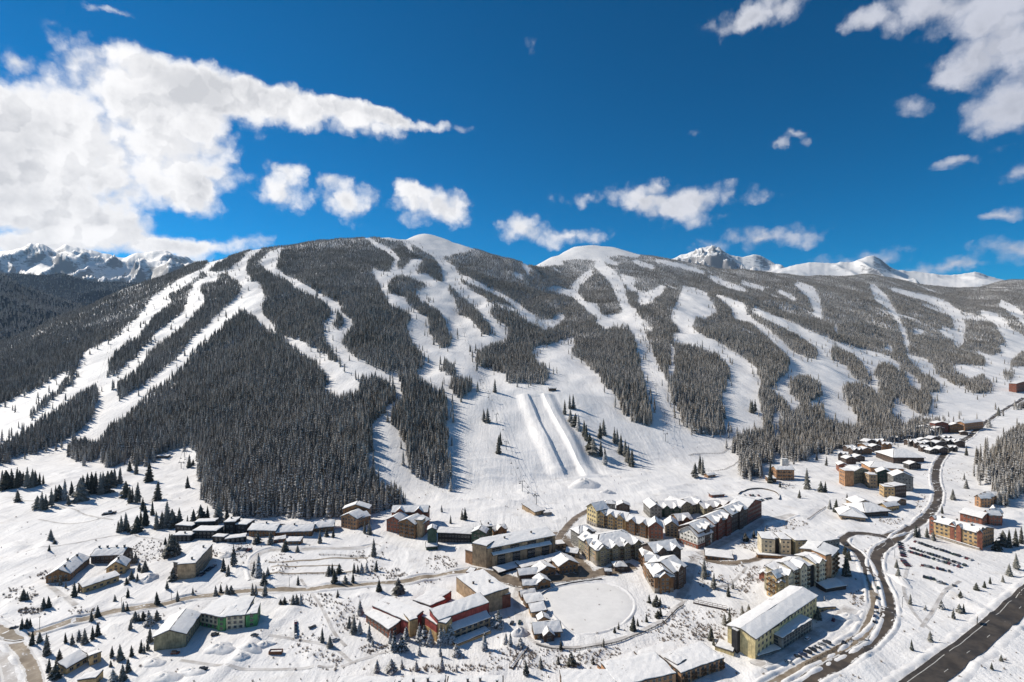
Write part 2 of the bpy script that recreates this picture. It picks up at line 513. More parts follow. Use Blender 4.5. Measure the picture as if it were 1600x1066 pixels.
poly(zm(PB, [(888, 300), (910, 325), (960, 365), (1010, 405), (1062, 470), (1088, 500), (1085, 548), (1050, 542), (1008, 500), (1000, 472), (938, 452), (918, 380), (892, 350)]), 1)
poly(zm(PB, [(738, 245), (760, 205), (800, 180), (840, 200), (862, 262), (862, 300), (830, 290), (800, 262), (750, 262)]), 1)
poly(zm(PB, [(650, 240), (655, 200), (700, 190), (690, 230), (670, 245)]), 1)
poly(zm(PB, [(858, 715), (863, 650), (920, 685), (930, 722), (1003, 748), (1002, 805), (950, 838), (898, 805), (898, 730)]), 1)
poly(zm(PB, [(1014, 695), (1018, 620), (1080, 588), (1150, 568), (1180, 540), (1250, 540), (1300, 500), (1420, 480), (1480, 465), (1560, 440), (1599, 450), (1660, 560), (1599, 740), (1530, 680), (1458, 630), (1480, 558), (1440, 553), (1300, 588),
              (1283, 610), (1330, 660), (1362, 720), (1352, 772), (1240, 772), (1160, 757), (1150, 722), (1060, 702)]), 1)
poly([(622, 587), (650, 587), (667, 600), (680, 610), (694, 610), (699, 645), (699, 700), (708, 735), (708, 762), (690, 765), (665, 750), (640, 740), (628, 690), (613, 658), (616, 634), (633, 620)], 1)
poly(zm(PB, [(474, 805), (480, 745), (550, 738), (600, 768), (642, 778), (642, 850), (600, 905), (530, 975), (515, 1066), (400, 1066), (300, 900), (400, 820)]), 1)
strip(zm(PB, [(950, 272, 10), (1000, 292, 12), (1080, 332, 10), (1180, 385, 8), (1250, 442, 14), (1320, 485, 16), (1370, 490, 20), (1410, 460, 22)]), 0)
strip(zm(PB, [(1070, 400, 10), (1130, 405, 10), (1200, 428, 8), (1290, 478, 10), (1340, 500, 14)]), 0)
# right half of the open base
poly(zm(PC, [(98, 610), (200, 575), (292, 556), (274, 640), (340, 692), (430, 782), (500, 852), (508, 905), (610, 962), (700, 962), (790, 962), (840, 1000), (900, 1012), (980, 1012), (1030, 990), (1015, 1090), (1025, 1190), (0, 1100), (0, 785), (170, 772), (178, 720), (100, 640)]), 0)
strip(zm(PC, [(400, 215, 26), (470, 278, 34), (515, 370, 36), (548, 440, 36), (575, 500, 38), (610, 600, 44), (648, 720, 62), (690, 850, 72), (715, 950, 96)]), 0)
poly(zm(PC, [(790, 316), (850, 328), (900, 350), (922, 390), (952, 432), (890, 462), (850, 456), (830, 510), (890, 550), (970, 590), (1060, 640), (1132, 700), (1152, 760), (1132, 830), (1172, 900), (1182, 965), (1100, 992), (1020, 1002), (980, 965),
              (975, 880), (985, 780), (1012, 730), (1000, 680), (940, 622), (850, 590), (760, 572), (733, 550), (772, 530), (762, 490), (733, 460), (750, 410), (780, 360)]), 0)
strip(zm(PC, [(735, 590, 10), (745, 650, 10), (735, 720, 14)]), 0)
poly(zm(PC, [(286, 300), (362, 236), (372, 262), (312, 312), (300, 345), (340, 388), (392, 400), (420, 450), (482, 448), (520, 430), (560, 440), (530, 472), (470, 492), (440, 515), (405, 500), (395, 460), (350, 425), (310, 390), (270, 362), (155, 325), (210, 318), (270, 335)]), 0)
poly(zm(PC, [(500, 262), (572, 280), (562, 320), (620, 350), (700, 308), (702, 332), (650, 385), (600, 402), (572, 400), (550, 340), (510, 292)]), 0)
poly(zm(PC, [(522, 345), (580, 335), (586, 410), (550, 422)]), 1)
poly(zm(PC, [(945, 358), (1075, 398), (1085, 455), (1120, 418), (1200, 450), (1300, 508), (1400, 550), (1500, 575), (1620, 610), (1740, 640), (1820, 700), (1700, 760), (1700, 900), (1599, 905), (1440, 862), (1300, 882), (1195, 792), (1282, 722), (1282, 642), (1180, 545), (1100, 480), (1030, 470), (1008, 410)]), 0)
poly(zm(PC, [(1078, 425), (1130, 440), (1220, 478), (1330, 545), (1412, 595), (1414, 655), (1360, 645), (1300, 622), (1250, 572), (1180, 512), (1110, 470)]), 1)
poly(zm(PC, [(1282, 800), (1296, 740), (1380, 728), (1424, 770), (1434, 835), (1350, 866), (1315, 855)]), 1)
poly(zm(PC, [(1138, 810), (1180, 770), (1262, 850), (1264, 915), (1212, 945), (1200, 1005), (1158, 992), (1168, 920), (1133, 860)]), 1)
poly(zm(PC, [(1018, 1100), (1028, 1000), (1100, 988), (1200, 988), (1228, 930), (1280, 890), (1340, 868), (1450, 868), (1599, 910), (1700, 900), (1800, 930), (1960, 970), (2000, 1010), (1700, 1050), (1600, 1066), (1500, 1076), (1380, 1100), (1300, 1125), (1240, 1110), (1205, 1070), (1212, 1130), (1155, 1140), (1150, 1210), (1055, 1205), (1045, 1100)]), 1)
for s in ([(670, 198, 8), (780, 222, 11), (885, 252, 9)], [(925, 276, 12), (1000, 312, 16), (1075, 335, 8)], [(570, 203, 10), (650, 230, 10)], [(1065, 298, 8), (1160, 328, 7)], [(1240, 338, 9), (1300, 372, 8)],
          [(1325, 308, 14), (1380, 342, 30), (1408, 390, 24), (1412, 440, 18)], [(60, 215, 16), (75, 250, 12)], [(120, 215, 14), (230, 208, 10)], [(20, 260, 10), (45, 275, 8)]):
    strip(zm(PC, s), 0, 1.6)
# treeless tops
poly(zm(PB, [(560, 78), (640, 60), (740, 44), (800, 48), (850, 78), (890, 100), (905, 130), (940, 150), (880, 160), (820, 172), (780, 150), (770, 120), (715, 105), (680, 88), (620, 90)]), 0)
poly(zm(PB, [(690, 110), (720, 130), (725, 160), (700, 140)]), 0)
poly(zm(PC, [(80, 205), (150, 160), (250, 125), (400, 112), (500, 120), (545, 140), (600, 165), (580, 185), (480, 170), (440, 185), (390, 200), (300, 188), (200, 200), (130, 210)]), 0)
poly(zm(PC, [(390, 185), (440, 182), (470, 205), (500, 215), (470, 220), (430, 200), (400, 210)]), 0)
# the far side runs
poly(zm(PD, [(1180, 602), (1250, 560), (1310, 555), (1420, 560), (1420, 830), (1100, 912), (960, 922), (880, 932), (800, 937), (740, 882), (698, 850), (730, 830), (800, 782), (770, 722), (740, 702), (760, 628), (850, 658), (900, 700), (1020, 680), (1122, 690), (1122, 642), (1045, 598), (1150, 640), (1212, 622)]), 0)
poly(zm(PD, [(385, 568), (470, 590), (600, 632), (730, 668), (790, 690), (820, 740), (790, 790), (720, 700), (600, 690), (480, 650), (400, 620)]), 0)
for p in ([(1030, 795), (1040, 748), (1110, 718), (1162, 770), (1152, 812), (1080, 818)], [(1210, 752), (1212, 702), (1252, 705), (1252, 752)], [(1238, 690), (1245, 655), (1290, 618), (1420, 600), (1420, 690)],
          [(806, 745), (860, 718), (914, 760), (918, 812), (850, 812)], [(726, 835), (760, 775), (850, 795), (888, 850), (862, 905), (810, 935), (750, 892)], [(606, 695), (650, 660), (722, 690), (765, 740), (752, 805), (700, 832), (640, 792)],
          [(408, 655), (412, 600), (430, 588), (520, 630), (562, 680), (602, 740), (582, 775), (520, 742), (480, 692)], [(716, 668), (760, 636), (802, 680), (846, 722), (800, 742), (740, 702)],
          [(882, 720), (890, 650), (960, 688), (1042, 738), (1042, 775), (990, 785), (930, 742)], [(465, 830), (480, 760), (560, 775), (640, 825), (690, 885), (745, 935), (745, 1000), (560, 1000), (500, 905)]):
    poly(zm(PD, p), 1)
for s in ([(600, 318, 16), (640, 370, 34), (682, 412, 16), (720, 470, 10), (755, 555, 12), (765, 600, 12)], [(695, 333, 8), (770, 352, 16), (850, 372, 18), (930, 402, 26), (982, 440, 26), (1005, 500, 36), (1000, 572, 30)],
          [(935, 525, 22), (985, 545, 24)], [(1110, 440, 14), (1182, 472, 30), (1222, 530, 34), (1272, 572, 50)], [(1200, 395, 16), (1262, 432, 26), (1305, 470, 24), (1400, 520, 30)], [(250, 308, 10), (318, 350, 26), (345, 395, 24), (352, 442, 20)],
          [(0, 300, 8), (90, 325, 6)], [(180, 345, 8), (240, 375, 7)], [(670, 600, 14), (690, 606, 12)], [(800, 525, 14), (825, 525, 12)], [(430, 505, 10), (436, 525, 10)], [(0, 405, 14), (5, 440, 14)], [(60, 425, 14), (150, 470, 18), (230, 505, 24), (320, 545, 22), (390, 575, 26)]):
    strip(zm(PD, s), 0, 1.5)
# woods across the valley road
poly([(1524, 756), (1530, 730), (1543, 710), (1566, 691), (1582, 670), (1600, 664), (1650, 650), (1650, 765), (1600, 772), (1567, 790), (1554, 788), (1551, 765), (1542, 750)], 1)
# small stands by the base
poly([(104, 716), (104, 700), (112, 690), (130, 690), (150, 692), (154, 714), (140, 721), (120, 722)], 1)

poly([(1283, 622), (1330, 636), (1346, 664), (1318, 664), (1290, 652)], 0)
poly([(1396, 622), (1440, 650), (1412, 664), (1394, 648)], 0)
poly([(1206, 655), (1216, 640), (1222, 672), (1214, 690)], 0)
poly([(585, 367), (620, 360), (660, 350), (700, 362), (742, 388), (722, 394), (684, 402), (662, 392), (640, 377), (602, 373)], 0)

# ------------------------------------------------------------------ snow and rock
def snow_mat(name, rock=False, groom=True):
    m = bpy.data.materials.new(name)
    m.use_nodes = True
    T = NT(m.node_tree)
    out = T.n('ShaderNodeOutputMaterial')
    b = T.n('ShaderNodeBsdfPrincipled')
    g = T.n('ShaderNodeNewGeometry')
    pos = g.outputs['Position']
    big = T.noise(pos, 0.02, 4.0, 0.6)
    mid = T.noise(pos, 0.16, 5.0, 0.65)
    c = T.mix(T.ramp(big, 0.35, 0.65), (0.82, 0.805, 0.785), (0.87, 0.855, 0.83))
    c = T.mix(T.ramp(mid, 0.55, 0.75, 0, 0.5), c, (0.73, 0.715, 0.695))
    if groom:
        pz_ = T.n('ShaderNodeSeparateXYZ')
        T.put(pz_.inputs[0], pos)
        low = T.ramp(pz_.outputs[2], 4.0, 14.0, 1.0, 0.0)
        dirt = T.math('MULTIPLY', T.ramp(T.noise(pos, 0.045, 6.0, 0.68), 0.54, 0.70), low)
        c = T.mix(T.math('MULTIPLY', dirt, 0.55), c, (0.60, 0.565, 0.52))
    if rock:
        nz = T.n('ShaderNodeSeparateXYZ')
        T.put(nz.inputs[0], g.outputs['Normal'])
        steep = T.math('ADD', nz.outputs[2], T.math('MULTIPLY', T.math('SUBTRACT', T.noise(T.vmath('MULTIPLY', pos, (1, 1, 2.5)), 0.012, 7.0, 0.7), 0.5), 0.75))
        c = T.mix(T.ramp(steep, 0.59, 0.76, 0.85, 0.0), c, (0.16, 0.155, 0.16))
    if groom:
        mk = T.n('ShaderNodeMapping')
        mk.inputs['Rotation'].default_value = (0, 0, R(8))
        mk.inputs['Scale'].default_value = (1.0, 0.035, 0.035)
        T.put(mk.inputs['Vector'], T.vmath('ADD', pos, T.vmath('MULTIPLY', T.noise(pos, 0.012, 2.0, 0.5, out='Color'), (60, 60, 0))))
        c = T.mix(T.ramp(T.noise(mk.outputs[0], 0.22, 4.0, 0.65), 0.48, 0.64, 0.0, 0.7), c, (0.70, 0.69, 0.675))
    T.put(b.inputs['Base Color'], c)
    b.inputs['Roughness'].default_value = 0.62
    b.inputs['Specular IOR Level'].default_value = 0.25
    h = T.math('ADD', T.math('MULTIPLY', mid, 0.7), T.math('MULTIPLY', T.noise(pos, 0.7, 4.0, 0.6), 0.35))
    if groom:
        st = T.n('ShaderNodeMapping')
        st.inputs['Rotation'].default_value = (0, 0, R(12))
        st.inputs['Scale'].default_value = (1.0, 0.07, 0.07)
        T.put(st.inputs['Vector'], pos)
        h = T.math('ADD', h, T.math('MULTIPLY', T.noise(st.outputs[0], 0.25, 3.0, 0.6), 0.5))
    bp = T.n('ShaderNodeBump')
    bp.inputs['Strength'].default_value = 0.7
    bp.inputs['Distance'].default_value = 1.6
    T.put(bp.inputs['Height'], h)
    T.put(b.inputs['Normal'], bp.outputs[0])
    T.put(out.inputs[0], b.outputs[0])
    return m


SNOW = snow_mat('snow')
SNOW_ROCK = snow_mat('snow_and_rock', rock=True, groom=False)


def grid_mesh(name, X, Y_, Z, m, smooth=True):
    nr, nc = X.shape
    V = np.stack([X, Y_, Z], -1).reshape(-1, 3)
    idx = np.arange(nr * nc).reshape(nr, nc)
    Q = np.stack([idx[:-1, :-1], idx[:-1, 1:], idx[1:, 1:], idx[1:, :-1]], -1).reshape(-1, 4)
    me = bpy.data.meshes.new(name)
    me.vertices.add(len(V))
    me.vertices.foreach_set('co', V.ravel())
    me.loops.add(Q.size)
    me.loops.foreach_set('vertex_index', Q.ravel().astype(np.int32))
    me.polygons.add(len(Q))
    me.polygons.foreach_set('loop_start', np.arange(0, Q.size, 4, dtype=np.int32))
    me.polygons.foreach_set('loop_total', np.full(len(Q), 4, dtype=np.int32))
    me.polygons.foreach_set('use_smooth', np.full(len(Q), smooth))
    me.update(calc_edges=True)
    me.materials.append(m)
    return me


tag(link('snowy_terrain', grid_mesh('snowy_terrain', GX, GY, GZ, SNOW)), kind='structure')

WOODS = mat('far_woods', (0.020, 0.026, 0.034), 0.95, 0.3, 0.02, spec=0.0, bump=1.0)
# ------------------------------------------------------------------ ranges beyond


def far_range(name, sky_pts, Y0, reach, base, m, rough=1.0, seed=0.0, nc=420, nr=110, cell=760.0):
    px = np.linspace(sky_pts[0][0], sky_pts[-1][0], nc)
    top = np.interp(px, [p[0] for p in sky_pts], [p[1] for p in sky_pts])
    u = (px - 800) / F
    t = np.linspace(0, 1.5, nr)
    Yv = Y0 - reach * (1 - t)
    X = u[None, :] * Yv[:, None]
    Y_ = np.repeat(Yv[:, None], nc, 1)
    zr = EYE + (533 - top) / F * Y0
    kk = np.hanning(61)
    zs = np.convolve(np.pad(zr, 30, mode='edge'), kk / kk.sum(), 'valid')
    t3 = np.clip(t, 0, 1)[:, None] ** 4
    k5 = np.hanning(9)
    zr = np.convolve(np.pad(zr, 4, mode='edge'), k5 / k5.sum(), 'valid') + fbm(px / 7.0 + seed, px * 0 + seed, 3) * 22 * rough
    zr2 = zr[None, :] * t3 + zs[None, :] * (1 - t3)
    prof = np.where(t <= 1, t ** 1.15, 1 - 0.9 * (t - 1))
    wx = X + fbm(X / 700.0 + seed, Y_ / 700.0, 3) * 420
    rel = ridged(wx / cell + seed, Y_ / cell * 0.7 + seed * 2.0, 6)
    amp = np.clip(t * (1 - t) * 4, 0, 1)[:, None] * rough * np.clip(zr - base, 50, None)[None, :] * 0.34
    fade = np.clip(np.minimum(np.arange(nc), nc - 1 - np.arange(nc)) / 12.0, 0, 1)
    Z = base + (zr2 - base) * prof[:, None] * (0.25 + 0.75 * fade[None, :]) + (rel - 0.9) * amp
    Z = Z + fbm(X / 160.0 + seed, Y_ / 160.0, 3) * 26 * rough * np.clip(1.2 - np.abs(t - 1) * 1.0, 0.3, 1)[:, None]
    o = tag(link(name, grid_mesh(name, X, Y_, Z, m)), kind='structure')
    return X, Y_, Z


far_range('mountain_range', [(-260, 395), (-160, 380), (-60, 388), (0, 392), (20, 391), (37, 387), (47, 381), (68, 382), (84, 394), (101, 382), (117, 385), (145, 392), (169, 397), (189, 404), (209, 397), (236, 392), (260, 391), (284, 402), (330, 415), (420, 430)],
          9000, 3200, 350, SNOW_ROCK, 0.85, 2.2)
far_range('mountain_peak', [(940, 440), (1000, 420), (1040, 408), (1058, 401), (1087, 391), (1104, 386), (1116, 382), (1131, 391), (1141, 397), (1158, 401), (1182, 397), (1192, 401), (1212, 413), (1240, 424), (1300, 440)], 9500, 2600, 500, SNOW_ROCK, 0.9, 5.1, nc=300)
far_range('snowy_ridge', [(1150, 440), (1215, 420), (1268, 409), (1295, 411), (1329, 409), (1349, 402), (1364, 398), (1379, 407), (1396, 421), (1417, 423), (1457, 428), (1481, 429), (1511, 427), (1525, 424), (1542, 431), (1580, 440), (1700, 450), (1850, 430)],
          7600, 1800, 560, SNOW_ROCK, 0.55, 8.4, nc=340)
HILL1 = far_range('wooded_hill', [(-300, 425), (-160, 418), (-50, 430), (14, 425), (34, 427), (68, 430), (95, 424), (118, 433), (145, 440), (176, 440), (220, 442), (262, 443), (330, 470), (420, 500)], 6600, 2400, 60, WOODS, 0.5, 1.7, nc=200)
HILL2 = far_range('wooded_hill', [(-300, 400), (-140, 400), (-50, 412), (0, 428), (20, 441), (68, 458), (100, 471), (140, 484), (200, 505), (260, 525)], 4300, 1500, 30, WOODS, 0.5, 3.9, nc=160)

# ------------------------------------------------------------------ conifers


def needle_mat(name, dark, lightc, dust):
    m = bpy.data.materials.new(name)
    m.use_nodes = True
    T = NT(m.node_tree)
    out = T.n('ShaderNodeOutputMaterial')
    b = T.n('ShaderNodeBsdfPrincipled')
    g = T.n('ShaderNodeNewGeometry')
    oi = T.n('ShaderNodeObjectInfo')
    pos = g.outputs['Position']
    stand = T.noise(pos, 0.006, 3.0, 0.6)
    rv = T.math('POWER', oi.outputs['Random'], 1.7)
    c = T.mix(rv, dark, lightc)
    c = T.mix(T.ramp(stand, 0.42, 0.62, 0.0, 0.7), c, tuple(0.5 * (a + w) for a, w in zip(dark, (0.075, 0.062, 0.048))))
    tone = T.ramp(T.noise(pos, 0.014, 4.0, 0.65), 0.32, 0.68, 0.62, 1.35)      # stands of different age and kind
    c = T.vmath('SCALE', c, scale=tone)
    nz = T.n('ShaderNodeSeparateXYZ')
    T.put(nz.inputs[0], g.outputs['Normal'])
    up = T.math('ABSOLUTE', nz.outputs[2])
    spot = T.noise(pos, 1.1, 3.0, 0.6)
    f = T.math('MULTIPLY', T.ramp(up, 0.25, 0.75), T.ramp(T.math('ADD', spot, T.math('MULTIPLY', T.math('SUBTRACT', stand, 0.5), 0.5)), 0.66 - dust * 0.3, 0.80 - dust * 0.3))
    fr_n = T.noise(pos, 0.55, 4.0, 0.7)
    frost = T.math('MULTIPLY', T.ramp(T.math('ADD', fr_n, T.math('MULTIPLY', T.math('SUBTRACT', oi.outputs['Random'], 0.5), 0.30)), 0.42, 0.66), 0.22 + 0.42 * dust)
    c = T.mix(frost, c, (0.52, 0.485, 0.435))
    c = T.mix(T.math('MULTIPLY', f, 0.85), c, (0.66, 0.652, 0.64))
    T.put(b.inputs['Base Color'], c)
    b.inputs['Roughness'].default_value = 0.85
    b.inputs['Specular IOR Level'].default_value = 0.15
    T.put(out.inputs[0], b.outputs[0])
    return m


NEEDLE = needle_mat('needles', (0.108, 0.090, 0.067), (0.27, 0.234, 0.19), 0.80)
NEEDLE_TREE = needle_mat('tree_needles', (0.045, 0.048, 0.036), (0.085, 0.085, 0.066), 0.30)
NEEDLE_SNOWY = needle_mat('snowy_needles', (0.055, 0.058, 0.050), (0.14, 0.138, 0.125), 0.85)
BARK = mat('bark', (0.075, 0.058, 0.045), 0.9, 0.2, 2.0)


def spruce_parts(seed, tiers, fronds, rad, bare=0.08, lean=0.0, ragged=0.25):
    """unit-height spruce: (crown verts, crown faces, trunk verts, trunk faces); drooping fronds in whorls round a tapered stem"""
    r = random.Random(seed)
    V, Fc = [], []
    # dark core
    k0 = len(V)
    nseg = 7
    for zz, rr in ((bare + 0.02, 0.42), (bare + 0.30, 0.40), (0.72, 0.26), (0.97, 0.02)):
        for k in range(nseg):
            a = 2 * math.pi * k / nseg
            q = rad * rr * r.uniform(0.75, 1.15)
            V.append((math.cos(a) * q, math.sin(a) * q, zz))
    for lv in range(3):
        for k in range(nseg):
            a, b = k0 + lv * nseg + k, k0 + lv * nseg + (k + 1) % nseg
            Fc.append((a, b, b + nseg, a + nseg))
    for t in range(tiers):
        f = (t + r.uniform(-0.25, 0.25)) / (tiers - 1)
        f = min(max(f, 0), 1)
        z0 = bare + (0.985 - bare) * f
        L0 = rad * (1 - f) ** 0.82 * 1.04 + 0.012
        if t < 2:
            L0 *= 0.8 + 0.1 * t
        n = max(4, int(fronds * (1 - 0.5 * f)))
        off = r.uniform(0, 6.28)
        for k in range(n):
            a = off + 2 * math.pi * (k + r.uniform(-0.3, 0.3)) / n
            L = L0 * r.uniform(1 - ragged * 1.3, 1 + ragged * 0.7)
            droop = 0.34 * L + 0.018 + r.uniform(-0.008, 0.01)
            w = L * 0.36 + 0.010
            ca, sa = math.cos(a), math.sin(a)
            i = len(V)
            th = (1 - f) * 0.03 + 0.016
            V.append((0, 0, z0 + th))
            V.append((ca * L * 0.6 - sa * w, sa * L * 0.6 + ca * w, z0 - droop * 0.55))
            V.append((ca * L, sa * L, z0 - droop))
            V.append((ca * L * 0.6 + sa * w, sa * L * 0.6 - ca * w, z0 - droop * 0.55))
            V.append((ca * L * 0.58, sa * L * 0.58, z0 - droop * 0.30 + th * 0.6))
            Fc += [(i, i + 1, i + 4), (i + 4, i + 1, i + 2), (i + 4, i + 2, i + 3), (i, i + 4, i + 3)]
    V = [(x + lean * z * z, y, z) for x, y, z in V]
    TV, TF = [], []
    for zz, rr in ((-0.05, 0.016), (bare + 0.05, 0.014), (0.6, 0.008)):
        for k in range(6):
            a = 2 * math.pi * k / 6
            TV.append((math.cos(a) * rr + lean * zz * zz, math.sin(a) * rr, zz))
    for lv in range(2):
        for k in range(6):
            a, b = lv * 6 + k, lv * 6 + (k + 1) % 6
            TF.append((a, b, b + 6, a + 6))
    return V, Fc, TV, TF


SPRUCES = []
for i, (ti, fr, rd, br) in enumerate([(15, 11, 0.155, 0.05), (14, 11, 0.185, 0.04), (17, 10, 0.125, 0.06), (12, 11, 0.22, 0.03), (14, 10, 0.15, 0.12), (9, 10, 0.30, 0.10)]):
    V, Fc, TV, TF = spruce_parts(40 + i, ti, fr, rd, br, 0.01 * (i - 2), 0.25 if i < 5 else 0.5)
    SPRUCES.append((mesh('spruce_crown', V, Fc, [NEEDLE_TREE]), mesh('spruce_crown_snowy', V, Fc, [NEEDLE_SNOWY]), mesh('spruce_trunk', TV, TF, [BARK])))

# ------------------------------------------------------------------ the forest on the slopes
stand_col = bpy.data.collections.new('forest_sources')      # sources of the forest's own instances
for i, (ti, fr, rd, br) in enumerate([(9, 8, 0.125, 0.06), (10, 8, 0.105, 0.08), (8, 8, 0.15, 0.05), (10, 7, 0.115, 0.14), (8, 7, 0.135, 0.04)]):
    V, Fc, TV, TF = spruce_parts(90 + i, ti, fr, rd, br, 0.008 * (i - 2), 0.3)
    k = len(V)
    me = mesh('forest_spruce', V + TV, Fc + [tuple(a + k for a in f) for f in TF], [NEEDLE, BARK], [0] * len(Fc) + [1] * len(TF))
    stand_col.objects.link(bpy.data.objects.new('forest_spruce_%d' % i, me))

rs = np.random.RandomState(5)
pts = []


def scatter(y0, y1, step, u0=-1.14, u1=1.14):
    ys = np.arange(y0, y1, step * 0.87)
    for j, yv in enumerate(ys):
        xs = np.arange(u0 * yv, u1 * yv, step) + (j % 2) * step * 0.5
        pts.append(np.stack([xs + rs.uniform(-.45, .45, len(xs)) * step, yv + rs.uniform(-.45, .45, len(xs)) * step], -1))


scatter(520, 1000, 4.3)
scatter(1000, 1700, 5.6)
scatter(1700, 2700, 7.0)
scatter(2700, 5250, 9.2)
FP = np.concatenate(pts)
fx, fy = FP[:, 0], FP[:, 1]
fz = ground_z(fx, fy)
hgt = np.where(fy < 1000, 19.5, np.where(fy < 1900, 17.0, 14.5)) - np.clip((fz - 500) / 350.0, 0, 1) * 5.0
hgt = hgt * (1 + fbm(fx / 120.0 + 50, fy / 120.0, 2) * 0.35) * np.clip(rs.normal(0.95, 0.20, len(fx)), 0.45, 1.45)
gpx = 800 + F * fx / fy
gpy = 533 - F * (fz - EYE) / fy
tpy = gpy - np.where(fy > 1500, 0.8, 0.55) * hgt * F / fy
jit_x = fbm(fx / 26.0 + 7, fy / 26.0, 2) * 9.0 * np.clip(900.0 / fy, 0.35, 1.3)
jit_y = fbm(fx / 26.0 + 70, fy / 26.0 + 3, 2) * 6.0 * np.clip(900.0 / fy, 0.35, 1.3)


def lab(px, py):
    return LAB[np.clip(py, 0, 1065).astype(int), np.clip(px + 50, 0, 1699).astype(int)]


keep = (lab(gpx + jit_x, gpy + jit_y) == 1) & (lab(gpx + jit_x, tpy + jit_y) == 1)
edge = (lab(gpx + jit_x - 4, gpy) == 1) & (lab(gpx + jit_x + 4, gpy) == 1)
keep &= edge | (rs.rand(len(fx)) < 0.75)
loose = ((lab(gpx - 11, gpy) == 1) | (lab(gpx + 11, gpy) == 1) | (lab(gpx, gpy - 9) == 1)) & (rs.rand(len(fx)) < 0.022) & (gpy < 800)
keep |= loose
gap = fbm(fx / 45.0, fy / 45.0 + 30, 3)
keep &= (gap > -0.58) | (rs.rand(len(fx)) < 0.35)
glade = fbm(fx / 120.0 + 31, fy / 520.0 + 11, 3)
keep &= (glade > -0.46) | (fx < 300) | (fy < 1300) | (rs.rand(len(fx)) < 0.12)
# woods thin out towards the tree line
keep &= rs.rand(len(fx)) > np.clip((fz - 760) / 420.0, 0, 0.6) * (0.5 + gap)
# leave out what lies hidden behind the ridges
ub = np.linspace(-1.2, 1.2, 481)
ya = np.arange(300, 5300, 12.0)
ang = (ground_z(ub[:, None] * ya[None, :], np.repeat(ya[None, :], 481, 0)) - EYE) / ya[None, :]
hor = np.maximum.accumulate(ang, axis=1)
bi = np.clip(np.round((fx / fy + 1.2) / 0.005).astype(int), 0, 480)
bj = np.clip(((fy - 300) / 12.0).astype(int) - 2, 0, len(ya) - 1)
keep &= (fz + hgt - EYE) / fy > hor[bi, bj] - 0.001
FP3 = np.stack([fx, fy, fz - 0.3], -1)[keep]
FH = hgt[keep]
# far wooded hills
for (HX, HY, HZ), n in ((HILL1, 9000), (HILL2, 11000)):
    nr, nc = HX.shape
    a = rs.uniform(0, nr * 0.68, n)
    b = rs.uniform(0, nc - 1.01, n)
    i, j = a.astype(int), b.astype(int)
    ta, tb = a - i, b - j

    def bil(G):
        return (G[i, j] * (1 - tb) + G[i, j + 1] * tb) * (1 - ta) + (G[i + 1, j] * (1 - tb) + G[i + 1, j + 1] * tb) * ta
    pz = np.stack([bil(HX), bil(HY), bil(HZ) - 0.5], -1)
    ok = (np.abs(pz[:, 0] / pz[:, 1]) < 1.12) & (pz[:, 0] < -0.55 * pz[:, 1])
    FP3 = np.concatenate([FP3, pz[ok]])
    FH = np.concatenate([FH, rs.uniform(24, 36, ok.sum())])
fm = bpy.data.meshes.new('forest')
fm.vertices.add(len(FP3))
fm.vertices.foreach_set('co', FP3.ravel())
n = len(FP3)
wide = rs.uniform(1.0, 1.5, n) * np.where(FP3[:, 1] > 2500, 1.25, 1.0)
for nm, ty, dat in (('tall', 'FLOAT', FH), ('wide', 'FLOAT', FH * wide), ('turn', 'FLOAT', rs.uniform(0, 6.28, n)), ('sort', 'INT', rs.randint(0, 5, n))):
    at_ = fm.attributes.new(nm, ty, 'POINT')
    at_.data.foreach_set('value', dat.astype(np.int32 if ty == 'INT' else np.float32))
forest = tag(link('forest', fm), 'dense grey green spruce forest covering the mountain slopes between the ski runs', 'forest', kind='stuff')
gt = bpy.data.node_groups.new('forest_scatter', 'GeometryNodeTree')
gt.interface.new_socket('Geometry', in_out='INPUT', socket_type='NodeSocketGeometry')
gt.interface.new_socket('Geometry', in_out='OUTPUT', socket_type='NodeSocketGeometry')


def gn(kind, **kw):
    nd = gt.nodes.new(kind)
    for k, v in kw.items():
        setattr(nd, k, v)
    return nd


def attr(name, ty='FLOAT'):
    nd = gn('GeometryNodeInputNamedAttribute', data_type=ty)
    nd.inputs['Name'].default_value = name
    return nd.outputs[0]


gi, go = gn('NodeGroupInput'), gn('NodeGroupOutput')
ci = gn('GeometryNodeCollectionInfo')
ci.inputs['Collection'].default_value = stand_col
ci.inputs['Separate Children'].default_value = True
ci.inputs['Reset Children'].default_value = True
ip = gn('GeometryNodeInstanceOnPoints')
ip.inputs['Pick Instance'].default_value = True
cs, cr = gn('ShaderNodeCombineXYZ'), gn('ShaderNodeCombineXYZ')
L_ = gt.links.new
w_, t_ = attr('wide'), attr('tall')
L_(w_, cs.inputs[0])
L_(w_, cs.inputs[1])
L_(t_, cs.inputs[2])
L_(attr('turn'), cr.inputs[2])
L_(gi.outputs[0], ip.inputs['Points'])
L_(ci.outputs[0], ip.inputs['Instance'])
L_(attr('sort', 'INT'), ip.inputs['Instance Index'])
L_(cr.outputs[0], ip.inputs['Rotation'])
L_(cs.outputs[0], ip.inputs['Scale'])
L_(ip.outputs[0], go.inputs[0])
md = forest.modifiers.new('scatter', 'NODES')
md.node_group = gt

# ------------------------------------------------------------------ roads, banks of ploughed snow, the frozen pond


